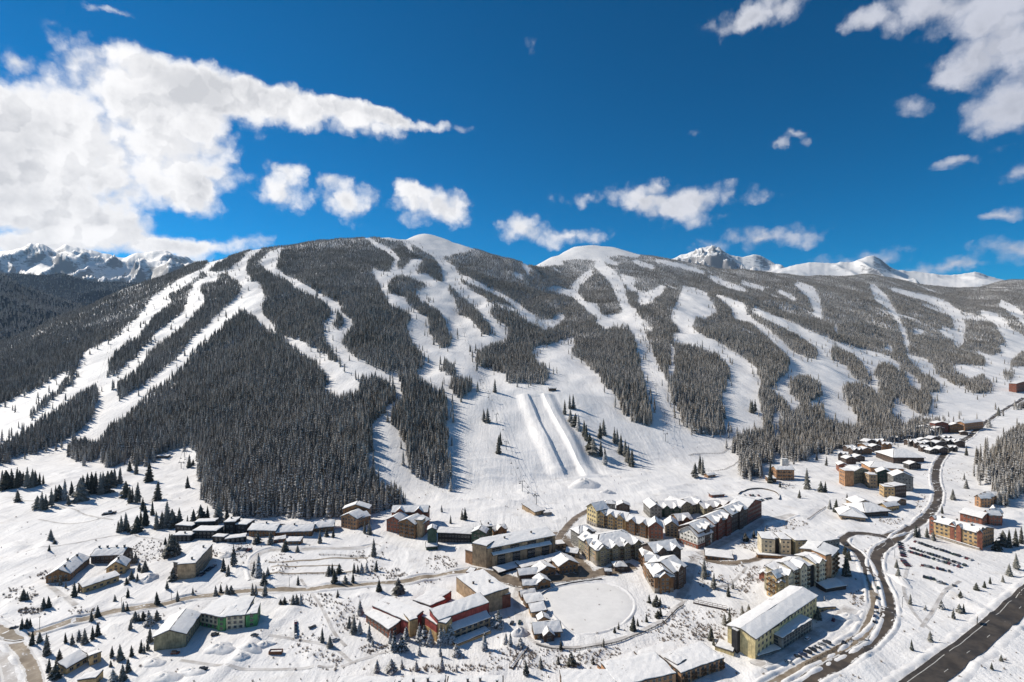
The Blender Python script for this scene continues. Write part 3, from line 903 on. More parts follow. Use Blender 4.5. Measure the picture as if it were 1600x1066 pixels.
def road_mat(name, col_a, col_b, snow_amt, wet=0.75):
    m = bpy.data.materials.new(name)
    m.use_nodes = True
    T = NT(m.node_tree)
    out = T.n('ShaderNodeOutputMaterial')
    b = T.n('ShaderNodeBsdfPrincipled')
    pos = T.n('ShaderNodeNewGeometry').outputs['Position']
    at_n = T.n('ShaderNodeAttribute', attribute_name='across').outputs['Fac']      # 0 centre .. 1 edge
    n1 = T.noise(pos, 0.13, 5.0, 0.6)
    n2 = T.noise(pos, 0.55, 4.0, 0.65)
    c = T.mix(T.ramp(n1, 0.35, 0.65), col_a, col_b)
    lane = T.math('SINE', T.math('MULTIPLY', at_n, 9.4))
    s = T.math('ADD', T.math('MULTIPLY', T.math('ADD', n1, n2), 0.5), T.math('MULTIPLY', T.ramp(at_n, 0.55, 1.0), 0.22))
    s = T.math('ADD', s, T.math('MULTIPLY', lane, 0.05))
    c = T.mix(T.ramp(s, 0.72 - snow_amt * 0.3, 0.80 - snow_amt * 0.3), c, (0.66, 0.645, 0.62))
    T.put(b.inputs['Base Color'], c)
    b.inputs['Roughness'].default_value = wet
    T.put(out.inputs[0], b.outputs[0])
    return m


ASPHALT = road_mat('highway_asphalt', (0.036, 0.030, 0.025), (0.075, 0.062, 0.050), -0.5)
SLUSH = road_mat('sanded_road', (0.20, 0.155, 0.105), (0.34, 0.28, 0.21), 0.42)
WET = road_mat('wet_road', (0.055, 0.043, 0.032), (0.11, 0.085, 0.060), 0.05, 0.6)
PLAZA = road_mat('brown_paving', (0.13, 0.098, 0.07), (0.24, 0.19, 0.14), 0.16)
PACKED = road_mat('packed_snow', (0.42, 0.39, 0.36), (0.62, 0.60, 0.58), 0.6)
LINE = mat('road_paint', (0.55, 0.54, 0.50), 0.7, 0.1)
SNOWBANK = mat('ploughed_snow', (0.77, 0.755, 0.735), 0.7, 0.06, 0.35, bump=0.6)


def spline(pxs, step=2.5):
    """ground points along a smooth line through photo points"""
    P3 = [at(*p) for p in pxs]
    P_ = [P3[0]] + P3 + [P3[-1]]
    outp = []
    for i in range(1, len(P_) - 2):
        p0, p1, p2, p3 = P_[i - 1:i + 3]
        n = max(2, int((p2 - p1).length / step))
        for k in range(n):
            t = k / n
            q = 0.5 * ((2 * p1) + (p2 - p0) * t + (2 * p0 - 5 * p1 + 4 * p2 - p3) * t * t + (3 * p1 - p0 - 3 * p2 + p3) * t ** 3)
            outp.append((q.x, q.y))
    outp.append((P3[-1].x, P3[-1].y))
    return np.array(outp)


def sides(L):
    d = np.gradient(L, axis=0)
    d /= np.linalg.norm(d, axis=1)[:, None] + 1e-9
    return np.stack([-d[:, 1], d[:, 0]], -1)


ROAD_XY = []


def ribbon(name, L, width, m, lift=0.12, off=0.0, nacross=8, keep=True, kind='structure'):
    N = sides(L)
    tt = np.linspace(-1, 1, nacross + 1)
    wob = 1 + 0.10 * fbm(L[:, 0] / 9.0, L[:, 1] / 9.0, 2) if lift < 0.2 else np.ones(len(L))
    X = L[:, None, 0] + N[:, None, 0] * (off + tt[None, :] * width / 2 * wob[:, None])
    Y_ = L[:, None, 1] + N[:, None, 1] * (off + tt[None, :] * width / 2 * wob[:, None])
    # across: the highest of the ground near, so that the sheet never dips under it
    Z = ground_z(X, Y_)
    Zm = Z.max(axis=1, keepdims=True) * 0.5 + Z * 0.5
    Z = np.maximum(Z, Zm - 0.3) + lift
    me = grid_mesh(name, X, Y_, Z, m)
    a = me.attributes.new('across', 'FLOAT', 'POINT')
    a.data.foreach_set('value', np.repeat(np.abs(tt)[None, :], len(L), 0).ravel().astype(np.float32))
    o = link(name, me)
    if kind:
        tag(o, kind=kind)
    if keep:
        ROAD_XY.append((L, width))
    return o


def bank(L, off, h=1.3, w=4.2, name='snow_bank'):
    """a ridge of ploughed snow along a road edge"""
    N = sides(L)
    tt = np.linspace(-1, 1, 7)
    n1 = 0.65 + fbm(L[:, 0] / 7.0, L[:, 1] / 7.0, 3) * 1.1
    prof = np.array([0, .35, .8, 1, .75, .3, 0])
    X = L[:, None, 0] + N[:, None, 0] * (off + tt[None, :] * w / 2)
    Y_ = L[:, None, 1] + N[:, None, 1] * (off + tt[None, :] * w / 2)
    J = fbm(X / 1.9, Y_ / 1.9, 2) * 0.35
    Z = ground_z(X, Y_) - 0.12 + (prof[None, :] * np.clip(n1, 0.1, 2)[:, None] * h) + J * prof[None, :]
    return tag(link(name, grid_mesh(name, X, Y_, Z, SNOWBANK)), kind='structure')


def road(name, pxs, width, m, banks=(1, 1), h=1.2, lift=0.12):
    L = spline(pxs)
    ribbon(name, L, width, m, lift)
    for s, on in zip((1, -1), banks):
        if on:
            bank(L, s * (width / 2 + 1.6), h)
    return L


road('access_road', [(-30, 972), (0, 984), (22, 996), (45, 993), (75, 983), (120, 969), (175, 956), (235, 946), (300, 934), (360, 926), (430, 922), (500, 919), (560, 914), (640, 907), (700, 897), (745, 889)], 7.5, SLUSH)
road('curving_road', [(-40, 965), (0, 984), (22, 1003), (38, 1022), (50, 1045), (56, 1070), (58, 1100)], 7.5, SLUSH, lift=0.17)
road('side_road', [(-60, 985), (-10, 1008), (8, 1032), (16, 1060), (18, 1095)], 7.0, PACKED, (0, 1))
HW = [(1360, 1130), (1430, 1074), (1480, 1037), (1530, 998), (1580, 955), (1620, 918), (1690, 850), (1800, 760)]
L = spline(HW)
HL = L
ribbon('highway', L, 13.2, ASPHALT, 0.35)
bank(L, 9.6, 1.0, 6.0)
bank(L, -9.6, 1.0, 6.0)
road('valley_road', [(1600, 622), (1570, 640), (1540, 660), (1512, 684), (1480, 706), (1464, 728), (1462, 752), (1466, 772), (1458, 796), (1436, 818), (1408, 836), (1392, 848), (1374, 860), (1368, 880), (1374, 905), (1385, 930),
                     (1388, 955), (1380, 980), (1356, 1004), (1322, 1029), (1280, 1052), (1235, 1080)], 8.5, WET)
road('village_loop_road', [(1430, 822), (1404, 832), (1378, 838), (1350, 834), (1328, 835), (1317, 844), (1324, 853), (1338, 862), (1350, 878), (1358, 900)], 7.0, WET, lift=0.2)
road('loop_link_road', [(1350, 834), (1372, 836), (1386, 842), (1390, 852), (1376, 862)], 6.5, WET, (0, 0), lift=0.24)
road('lodge_drive', [(1352, 880), (1362, 912), (1367, 948), (1354, 983), (1328, 1006), (1280, 1030), (1222, 1062), (1170, 1095)], 7.0, SLUSH, lift=0.16)
road('village_street', [(742, 892), (790, 905), (820, 912), (862, 905), (905, 900), (950, 893), (990, 884)], 14.0, PLAZA, (0, 0), lift=0.2)
road('plaza_walk', [(866, 832), (878, 846), (886, 862), (900, 880), (915, 895)], 19.0, PLAZA, (0, 0), lift=0.24)
road('slope_ramp', [(872, 845), (884, 826), (902, 808), (928, 792)], 8.0, PLAZA, (0, 0), lift=0.28)
road('lodge_street', [(1078, 872), (1100, 874), (1145, 880), (1180, 875), (1192, 866)], 7.0, PLAZA, (0, 0))
road('courtyard_path', [(1012, 850), (1036, 846), (1060, 842), (1080, 826), (1096, 818)], 8.0, PLAZA, (0, 0))
road('hotel_lane', [(812, 912), (806, 935), (810, 960), (820, 985)], 6.0, PACKED, (0, 0))
road('front_walk', [(880, 842), (920, 850), (960, 862), (1000, 876), (1016, 884)], 5.0, PLAZA, (0, 0), lift=0.3)
road('snowy_lane', [(1088, 868), (1080, 890), (1074, 912), (1060, 938)], 8.0, PACKED, (0, 0))
road('snowy_street', [(1092, 866), (1130, 848), (1170, 828), (1200, 812), (1240, 804)], 9.0, PACKED, (0, 1))
road('pond_walk', [(822, 990), (836, 1004), (860, 1011), (890, 1012), (930, 1007), (975, 996), (1010, 982), (1040, 964), (1066, 942), (1078, 930)], 3.0, PACKED, (0, 0))
road('footpath', [(533, 1042), (560, 1032), (610, 1017), (640, 1004)], 2.5, PACKED, (0, 0))
road('parking_drive', [(400, 905), (395, 888), (400, 870), (420, 860), (470, 858), (560, 856), (590, 850)], 6.0, PACKED, (1, 0))
road('terrace_track', [(420, 878), (470, 876), (530, 872), (575, 872)], 3.0, SLUSH, (0, 0))
road('terrace_track', [(418, 896), (470, 896), (525, 895), (572, 892)], 3.0, SLUSH, (0, 0))
road('terrace_track', [(424, 886), (470, 885), (530, 884)], 2.2, SLUSH, (0, 0))
road('lot_track', [(1440, 980), (1460, 950), (1475, 925), (1500, 908)], 2.5, PACKED, (0, 0))
road('farm_track', [(76, 914), (90, 925), (105, 935), (118, 946)], 4.0, PACKED, (0, 0))
road('hotel_drive', [(1180, 1040), (1215, 1022), (1260, 1000), (1300, 975), (1330, 950)], 9.0, PACKED, (0, 1))
for pts_ in ([(420, 992), (470, 1001), (520, 1012), (548, 1034)], [(282, 1032), (360, 1040), (440, 1046), (520, 1042)], [(40, 862), (110, 850), (190, 836), (262, 846)], [(60, 812), (120, 818), (172, 806), (215, 792), (262, 772)], [(20, 780), (90, 790), (150, 808), (176, 812)], [(470, 905), (500, 945), (520, 985), (540, 1010)],
              [(1090, 905), (1120, 918), (1150, 905), (1166, 886)], [(1420, 880), (1412, 920), (1430, 960), (1455, 985)]):
    road('trodden_track', pts_, 2.4, PACKED, (0, 0))
# lane markings of the highway: one edge line and separate dashes, parts of the road
hw_obj = bpy.data.objects['highway']
e = ribbon('edge_line', HL, 0.35, LINE, 0.40, 3.9, 1, False, None)
e.parent = hw_obj
Nn = sides(HL)
for i in range(6, len(HL) - 6, 12):
    d = ribbon('lane_dash', HL[i:i + 3], 0.28, LINE, 0.405, -2.4, 1, False, None)
    d.parent = hw_obj

# frozen pond: a level white sheet inside a low dark kerb
pond_px = [(846, 930), (862, 921), (885, 915), (910, 911), (938, 908), (958, 914), (978, 924), (990, 940), (988, 958), (972, 974), (945, 986), (915, 990), (892, 987), (876, 972), (860, 957), (850, 944)]
pp = [at(*p) for p in pond_px]
pc = sum(pp, Vector()) / len(pp)
pz = pc.z + 0.30
PONDM = mat('pond_snow', (0.80, 0.78, 0.745), 0.5, 0.03, 0.08)
rings, PV, PF = 9, [(pc.x, pc.y, pz)], []
m_ = len(pp) * 4
ring_pts = []
for k in range(m_):
    a, t = divmod(k, 4)
    p0, p1, p2, p3 = (pp[(a + q) % len(pp)] for q in (-1, 0, 1, 2))
    t /= 4
    ring_pts.append(0.5 * ((2 * p1) + (p2 - p0) * t + (2 * p0 - 5 * p1 + 4 * p2 - p3) * t * t + (3 * p1 - p0 - 3 * p2 + p3) * t ** 3))
for r in range(1, rings + 1):
    for q in ring_pts:
        w = pc + (q - pc) * (r / rings)
        PV.append((w.x, w.y, pz + (0.0 if r < rings else -0.5) + 0.05 * float(fbm(np.array(w.x / 6), np.array(w.y / 6), 2))))
for k in range(m_):
    PF.append((0, 1 + k, 1 + (k + 1) % m_))
for r in range(rings - 1):
    for k in range(m_):
        a, b = 1 + r * m_ + k, 1 + r * m_ + (k + 1) % m_
        PF.append((a, a + m_, b + m_, b))
tag(link('frozen_pond', mesh('frozen_pond', PV, PF, [PONDM], smooth=True)), kind='structure')
POND = (pc, pp)
rim = np.array([(q_.x, q_.y) for q_ in ring_pts] + [(ring_pts[0].x, ring_pts[0].y)])
bank(rim, 0.6, 0.9, 3.4)

# ------------------------------------------------------------------ building kit
GLASS = mat('window_glass', (0.035, 0.045, 0.06), 0.15, 0.2, 0.5, spec=0.6)
FRAME = mat('window_frame', (0.30, 0.27, 0.22), 0.7, 0.1)
FRAME_W = mat('pale_window_frame', (0.62, 0.58, 0.48), 0.7, 0.08)
FASCIA = mat('dark_fascia', (0.055, 0.042, 0.035), 0.8, 0.15)
ROOFM = mat('roofing', (0.10, 0.085, 0.075), 0.8, 0.15)
ROOFSNOW = mat('roof_snow', (0.83, 0.815, 0.79), 0.65, 0.035, 0.5, bump=0.5)
_rt = ROOFSNOW.node_tree
_b = next(n_ for n_ in _rt.nodes if n_.bl_idname == 'ShaderNodeBsdfPrincipled')
_src = _b.inputs['Base Color'].links[0].from_socket
_no = _rt.nodes.new('ShaderNodeTexNoise')
_no.inputs['Scale'].default_value = 0.16
_no.inputs['Detail'].default_value = 6.0
_no.inputs['Roughness'].default_value = 0.7
_ge = _rt.nodes.new('ShaderNodeNewGeometry')
_rt.links.new(_ge.outputs['Position'], _no.inputs['Vector'])
_mr = _rt.nodes.new('ShaderNodeMapRange')
_mr.inputs['From Min'].default_value = 0.64
_mr.inputs['From Max'].default_value = 0.70
_rt.links.new(_no.outputs['Fac'], _mr.inputs['Value'])
_mx = _rt.nodes.new('ShaderNodeMix')
_mx.data_type = 'RGBA'
_rt.links.new(_mr.outputs['Result'], _mx.inputs['Factor'])
_rt.links.new(_src, _mx.inputs['A'])
_mx.inputs['B'].default_value = (0.24, 0.20, 0.17, 1)      # where the wind has bared the shingles
_rt.links.new(_mx.outputs['Result'], _b.inputs['Base Color'])
CHIM = mat('chimney_stone', (0.12, 0.10, 0.085), 0.9, 0.2)
WALLS = {
    'brown': (0.227, 0.124, 0.060), 'darkbrown': (0.090, 0.063, 0.051), 'dark': (0.029, 0.028, 0.030), 'tan': (0.402, 0.286, 0.176), 'ochre': (0.480, 0.327, 0.162), 'yellow': (0.591, 0.475, 0.249),
    'cream': (0.571, 0.492, 0.351), 'green': (0.083, 0.240, 0.090), 'darkgreen': (0.045, 0.078, 0.060), 'redbrown': (0.255, 0.099, 0.063), 'red': (0.315, 0.068, 0.054), 'darkred': (0.173, 0.063, 0.045), 'olive': (0.272, 0.241, 0.156),
    'grey': (0.225, 0.217, 0.203), 'orange': (0.397, 0.219, 0.115), 'stone': (0.300, 0.262, 0.217), 'white': (0.672, 0.650, 0.594)}


def wall(c):
    return mat('wall_' + c, WALLS[c], 0.85, 0.2, 0.35)


def window_mesh(w, h, fr):
    V, Fc, M_ = [], [], []

    def box(x0, x1, y0, y1, z0, z1, mi):
        i = len(V)
        for x in (x0, x1):
            for y in (y0, y1):
                for z in (z0, z1):
                    V.append((x, y, z))
        for f in ((0, 1, 3, 2), (4, 6, 7, 5), (0, 4, 5, 1), (2, 3, 7, 6), (1, 5, 7, 3), (0, 2, 6, 4)):
            Fc.append(tuple(i + q for q in f))
            M_.append(mi)
    t = 0.14
    box(-w / 2, w / 2, -0.03, 0.02, 0, h, 0)
    box(-w / 2 - t, -w / 2, -0.12, 0.02, -t, h + t, 1)
    box(w / 2, w / 2 + t, -0.12, 0.02, -t, h + t, 1)
    box(-w / 2, w / 2, -0.12, 0.02, h, h + t, 1)
    box(-w / 2, w / 2, -0.16, 0.02, -t, 0, 1)
    box(-0.05, 0.05, -0.09, 0.0, 0, h, 1)
    return mesh('window', V, Fc, [GLASS, fr], M_)


WIN = {'std': window_mesh(1.6, 1.5, FRAME), 'pale': window_mesh(1.6, 1.5, FRAME_W), 'wide': window_mesh(2.4, 1.6, FRAME), 'tall': window_mesh(1.5, 2.1, FRAME), 'bay': window_mesh(3.2, 2.2, FRAME)}


def balcony_mesh(w, c):
    V, Fc = [], []

    def box(x0, x1, y0, y1, z0, z1):
        i = len(V)
        for x in (x0, x1):
            for y in (y0, y1):
                for z in (z0, z1):
                    V.append((x, y, z))
        Fc.extend(tuple(i + q for q in f) for f in ((0, 1, 3, 2), (4, 6, 7, 5), (0, 4, 5, 1), (2, 3, 7, 6), (1, 5, 7, 3), (0, 2, 6, 4)))
    box(-w / 2, w / 2, -1.4, 0.0, -0.2, 0)
    box(-w / 2, w / 2, -1.4, -1.32, 0.9, 1.0)
    for k in range(7):
        x = -w / 2 + 0.05 + (w - 0.1) * k / 6
        box(x - 0.04, x + 0.04, -1.4, -1.32, 0, 0.9)
    box(-w / 2, -w / 2 + 0.08, -1.32, 0, 0.0, 1.0)
    box(w / 2 - 0.08, w / 2, -1.32, 0, 0.0, 1.0)
    return mesh('balcony', V, Fc, [c])


BALC = balcony_mesh(3.0, mat('balcony_timber', (0.16, 0.10, 0.06), 0.8, 0.12))


def box_vf(x0, x1, y0, y1, z0, z1):
    V = [(x, y, z) for x in (x0, x1) for y in (y0, y1) for z in (z0, z1)]
    return V, [(0, 1, 3, 2), (4, 6, 7, 5), (0, 4, 5, 1), (2, 3, 7, 6), (1, 5, 7, 3), (0, 2, 6, 4)]


SITES = []        # centres of buildings, for keeping trees and shrubs clear and for labels
brnd = random.Random(3)


def slab(B, name, quad, up, thick, m, cells=(1, 1), jit=0.0, parent=None, skirt=0.0):
    """a sheet over four corners (counter-clockwise from above), thickened downwards; jit roughens the upper face"""
    a, b, c, d = [Vector(q) for q in quad]
    nu, nv = cells
    V, Fc = [], []
    for v in range(nv + 1):
        for u in range(nu + 1):
            p = (a * (1 - u / nu) + b * (u / nu)) * (1 - v / nv) + (d * (1 - u / nu) + c * (u / nu)) * (v / nv)
            q = p.copy()
            if jit:
                ed = (u in (0, nu)) or (v in (0, nv))
                q.z += up + brnd.uniform(-jit, jit) - (0.18 * up if ed else 0)
                if ed:
                    ctr = (a + b + c + d) / 4
                    q += (ctr - q) * brnd.uniform(0.0, 0.6) / max((ctr - q).length, 1)
            else:
                q.z += up
            V.append(q)
    k = len(V)
    for i in range(k):
        q = V[i].copy()
        q.z -= thick
        V.append(q)
    W_ = nu + 1
    for v in range(nv):
        for u in range(nu):
            i = v * W_ + u
            Fc.append((i, i + 1, i + 1 + W_, i + W_))
            Fc.append((k + i, k + i + W_, k + i + 1 + W_, k + i + 1))
    for u in range(nu):
        i, j = u, nv * W_ + u
        Fc.append((i, k + i, k + i + 1, i + 1))
        Fc.append((j, j + 1, k + j + 1, k + j))
    for v in range(nv):
        i, j = v * W_, v * W_ + nu
        Fc.append((i, i + W_, k + i + W_, k + i))
        Fc.append((j, k + j, k + j + W_, j + W_))
    o = link(name, mesh(name, V, Fc, [m], smooth=False), parent or B)
    return o


class Building:
    def __init__(self, name, label, cat, px, py, group=None, single=False):
        p = at(px, py)
        self.single = single
        self.root = thing(name, label, cat, p, 0.0, group)
        self.o = p
        SITES.append([p.x, p.y, 14.0, label, px, py])
        self.site = SITES[-1]
        self.nwin = 0

    def block(self, a, b, hp, depth, roof='gable_x', rise=3.0, c='brown', st=3, win='std', sides_=('front', 'right', 'left'), base=None, trim=None, bal=0, pitch=3.4, over=0.9, chim=0, snow=0.55, panel=None, base_z=None, dormer=0, cross=0):
        """a, b: photo points of the foot of the front wall; hp: wall height in photo pixels; depth and rise in metres"""
        A, Bp = at(*a), at(*b)
        z0 = min(A.z, Bp.z) if base_z is None else base_z
        h = hp * (A.y + Bp.y) / 2 / F
        w = math.hypot(Bp.x - A.x, Bp.y - A.y)
        ang = math.atan2(Bp.y - A.y, Bp.x - A.x)
        org = Vector((A.x, A.y, z0)) - self.o
        if self.single:
            fr = self.root
            fr.location = org + self.o
            fr.rotation_euler = (0, 0, ang)
        else:
            fr = link({'gable_x': 'wing', 'gable_y': 'gabled_wing', 'flat': 'flat_roofed_wing', 'shed': 'lean_to_wing', 'hip': 'hipped_wing'}[roof], None, self.root, org, ang)
        cxy = Vector((A.x, A.y)) + Vector((math.cos(ang), math.sin(ang))) * w / 2 + Vector((-math.sin(ang), math.cos(ang))) * depth / 2
        self.site.append((cxy.x, cxy.y, math.hypot(w, depth) / 2, ang, w, depth, A.x, A.y))
        d, lo = depth, -2.5
        m = wall(c)
        # walls
        if roof == 'gable_y':
            V = [(0, 0, lo), (w, 0, lo), (w, d, lo), (0, d, lo), (0, 0, h), (w, 0, h), (w, d, h), (0, d, h), (w / 2, 0, h + rise), (w / 2, d, h + rise)]
            Fc = [(0, 1, 5, 8, 4), (1, 2, 6, 5), (2, 3, 7, 9, 6), (3, 0, 4, 7), (4, 8, 9, 7), (8, 5, 6, 9)]
        elif roof == 'gable_x':
            V = [(0, 0, lo), (w, 0, lo), (w, d, lo), (0, d, lo), (0, 0, h), (w, 0, h), (w, d, h), (0, d, h), (0, d / 2, h + rise), (w, d / 2, h + rise)]
            Fc = [(0, 1, 5, 4), (1, 2, 6, 9, 5), (2, 3, 7, 6), (3, 0, 4, 8, 7), (4, 5, 9, 8), (8, 9, 6, 7)]
        elif roof == 'shed':
            V = [(0, 0, lo), (w, 0, lo), (w, d, lo), (0, d, lo), (0, 0, h), (w, 0, h), (w, d, h + rise), (0, d, h + rise)]
            Fc = [(0, 1, 5, 4), (1, 2, 6, 5), (2, 3, 7, 6), (3, 0, 4, 7), (4, 5, 6, 7)]
        else:
            V = [(0, 0, lo), (w, 0, lo), (w, d, lo), (0, d, lo), (0, 0, h), (w, 0, h), (w, d, h), (0, d, h)]
            Fc = [(0, 1, 5, 4), (1, 2, 6, 5), (2, 3, 7, 6), (3, 0, 4, 7), (4, 5, 6, 7)]
        link('wall', mesh('wall', V, Fc, [m]), fr)
        o_, tk = over, 0.32
        fm_ = trim and wall(trim) or FASCIA

        def cells(L1, L2):
            return (max(2, min(14, int(L1 / 2.6))), max(2, min(8, int(L2 / 2.6))))
        quads = []
        if roof == 'gable_x':
            s = rise / (d / 2)
            e = h - s * o_
            quads = [[(-o_, -o_, e), (w + o_, -o_, e), (w + o_, d / 2, h + rise), (-o_, d / 2, h + rise)], [(w + o_, d + o_, e), (-o_, d + o_, e), (-o_, d / 2, h + rise), (w + o_, d / 2, h + rise)]]
        elif roof == 'gable_y':
            s = rise / (w / 2)
            e = h - s * o_
            quads = [[(-o_, d + o_, e), (-o_, -o_, e), (w / 2, -o_, h + rise), (w / 2, d + o_, h + rise)], [(w + o_, -o_, e), (w + o_, d + o_, e), (w / 2, d + o_, h + rise), (w / 2, -o_, h + rise)]]
        elif roof == 'shed':
            s = rise / d
            quads = [[(-o_, -o_, h - s * o_), (w + o_, -o_, h - s * o_), (w + o_, d + o_, h + rise + s * o_), (-o_, d + o_, h + rise + s * o_)]]
        elif roof == 'flat':
            q = o_ * 0.35
            quads = [[(-q, -q, h), (w + q, -q, h), (w + q, d + q, h), (-q, d + q, h)]]
        elif roof == 'hip':
            k = min(w, d) * 0.36
            e = h - 0.2
            if w >= d:
                r0, r1 = (k, d / 2, h + rise), (w - k, d / 2, h + rise)
                quads = [[(-o_, -o_, e), (w + o_, -o_, e), r1, r0], [(w + o_, d + o_, e), (-o_, d + o_, e), r0, r1], [(-o_, d + o_, e), (-o_, -o_, e), r0, r0], [(w + o_, -o_, e), (w + o_, d + o_, e), r1, r1]]
            else:
                r0, r1 = (w / 2, k, h + rise), (w / 2, d - k, h + rise)
                quads = [[(-o_, d + o_, e), (-o_, -o_, e), r0, r1], [(w + o_, -o_, e), (w + o_, d + o_, e), r1, r0], [(-o_, -o_, e), (w + o_, -o_, e), r0, r0], [(w + o_, d + o_, e), (-o_, d + o_, e), r1, r1]]
        for q in quads:
            rs_ = slab(None, 'roof_slab', q, 0.30, tk, fm_, parent=fr)
            if snow:
                L1 = (Vector(q[1]) - Vector(q[0])).length
                L2 = (Vector(q[3]) - Vector(q[0])).length
                ctr = sum((Vector(p) for p in q), Vector()) / 4
                q2 = [Vector(p) + (ctr - Vector(p)) * min(0.5, 0.22 / max((ctr - Vector(p)).length, 0.5)) for p in q]
                slab(None, 'roof_snow', q2, 0.32 + snow, snow, ROOFSNOW, cells(L1, L2), 0.13, rs_ if self.single else fr)
        # base course and panels
        if base:
            V, Fc = box_vf(-0.18, w + 0.18, -0.18, d * 0.9, lo, h * base[1])
            link('base_course', mesh('base_course', V, Fc, [wall(base[0])]), fr)
        faces = {'front': (0, 0, w, 0.0), 'right': (w, 0, d, math.pi / 2), 'left': (0, d, d, -math.pi / 2)}
        if panel:                       # dark glazed bays between plain piers on the front
            npn, pc_ = panel
            for k in range(npn):
                x0 = w * (k + 0.30) / npn
                x1 = w * (k + 0.80) / npn
                V, Fc = box_vf(x0, x1, -0.5, 0.3, 0.4, h * 0.95)
                link('glazed_bay', mesh('glazed_bay', V, Fc, [wall(pc_)]), fr)
                for r in range(st):
                    nb = max(1, int((x1 - x0) / 2.6))
                    for q in range(nb):
                        link('window', WIN['wide' if (x1 - x0) / nb > 2.6 else 'std'], fr, (x0 + (x1 - x0) * (q + 0.5) / nb, -0.5, 0.9 + r * (h * 0.95 - 0.6) / st))
                        self.nwin += 1
        if win:
            for sd in sides_:
                if sd not in faces or (panel and sd == 'front'):
                    continue
                fx_, fy_, ln, ra = faces[sd]
                cw = pitch
                n = int((ln - 0.8) / cw)
                for k in range(n):
                    t = ln / 2 + (k - (n - 1) / 2) * cw
                    x, y = fx_ + math.cos(ra) * t, fy_ + math.sin(ra) * t
                    for r in range(st):
                        zz = 0.9 + r * h / st
                        if zz + 1.7 > h:
                            zz = h - 1.9
                        if zz < 0.2 or (base and zz < h * base[1] - 0.6 and r > 0):
                            continue
                        yo = 0.18 if (base and zz < h * base[1] and sd != 'left') else 0.0
                        link('window', WIN[win], fr, (x + math.sin(ra) * yo, y - math.cos(ra) * yo, zz), ra)
                        self.nwin += 1
                        if bal and sd == 'front' and r > 0 and k % bal == 0:
                            link('balcony', BALC, fr, (x, y - 0.13, zz - 0.45), ra)
            if roof == 'gable_y' and rise > 2.2:
                link('window', WIN[win], fr, (w / 2, 0, h + 0.1))
        for k in range(chim):
            x = w * (k + 0.5 + brnd.uniform(-0.15, 0.15)) / chim
            y = d * brnd.uniform(0.3, 0.62)
            top = h + (rise * (1 - abs(y - d / 2) / (d / 2)) if roof == 'gable_x' else rise * (1 - abs(x - w / 2) / (w / 2)) if roof == 'gable_y' else rise * y / d if roof == 'shed' else 0.2)
            V, Fc = box_vf(x - 0.55, x + 0.55, y - 0.55, y + 0.55, top - 0.8, top + 2.3)
            ch = link('chimney', mesh('chimney', V, Fc, [CHIM]), fr)
            V, Fc = box_vf(x - 0.7, x + 0.7, y - 0.7, y + 0.7, top + 2.3, top + 2.55)
            V2, F2 = box_vf(x - 0.6, x + 0.6, y - 0.6, y + 0.6, top + 2.55, top + 2.95)
            link('chimney_cap', mesh('chimney_cap', V + V2, Fc + [tuple(8 + i for i in f) for f in F2], [ROOFM, ROOFSNOW], [0] * 6 + [1] * 6), fr)
        for k in range(cross):                    # cross gables that break the eaves line
            cw = min(7.5, w / cross * 0.55)
            xc = w * (k + 0.5) / cross + brnd.uniform(-0.06, 0.06) * w / cross
            x0, x1, y0, y1 = xc - cw / 2, xc + cw / 2, -1.5, d * 0.5
            hh, rr = h + brnd.uniform(0.2, 1.2), cw * 0.42
            V = [(x0, y0, lo), (x1, y0, lo), (x1, y1, lo), (x0, y1, lo), (x0, y0, hh), (x1, y0, hh), (x1, y1, hh), (x0, y1, hh), (xc, y0, hh + rr), (xc, y1, hh + rr)]
            link('cross_gable', mesh('cross_gable', V, [(0, 1, 5, 8, 4), (1, 2, 6, 5), (2, 3, 7, 9, 6), (3, 0, 4, 7), (4, 8, 9, 7), (8, 5, 6, 9)], [m]), fr)
            for sg in (-1, 1):
                e_ = xc + sg * (cw / 2 + 0.6)
                ze = hh - 0.5
                qd = [(e_, y0 - 0.7, ze), (e_, y1, ze), (xc, y1, hh + rr), (xc, y0 - 0.7, hh + rr)]
                if sg < 0:
                    qd = [qd[1], qd[0], qd[3], qd[2]]
                slab(None, 'gable_roof', qd, 0.30, 0.28, fm_, parent=fr)
                slab(None, 'gable_snow', qd, 0.78, 0.46, ROOFSNOW, (3, 2), 0.06, fr)
            for r in range(st):
                for xx in ((xc - cw * 0.22, xc + cw * 0.22) if cw > 4.6 else (xc,)):
                    link('window', WIN['pale' if win == 'pale' else 'std'], fr, (xx, y0, 0.9 + r * h / st))
        for k in range(dormer):
            x = w * (k + 0.5) / dormer
            dw, dh, dd = 2.6, 2.0, d * 0.40
            zb = h + (rise * 0.25 if roof in ('gable_x', 'hip', 'shed') else 0.3)
            V = [(x - dw / 2, 0.6, zb - 0.6), (x + dw / 2, 0.6, zb - 0.6), (x + dw / 2, dd, zb - 0.6), (x - dw / 2, dd, zb - 0.6), (x - dw / 2, 0.6, zb + dh * 0.6), (x + dw / 2, 0.6, zb + dh * 0.6), (x + dw / 2, dd, zb + dh * 0.6), (x - dw / 2, dd, zb + dh * 0.6),
                 (x, 0.6, zb + dh * 1.25), (x, dd, zb + dh * 1.25)]
            link('dormer', mesh('dormer', V, [(0, 1, 5, 8, 4), (1, 2, 6, 5), (2, 3, 7, 9, 6), (3, 0, 4, 7)], [m]), fr)
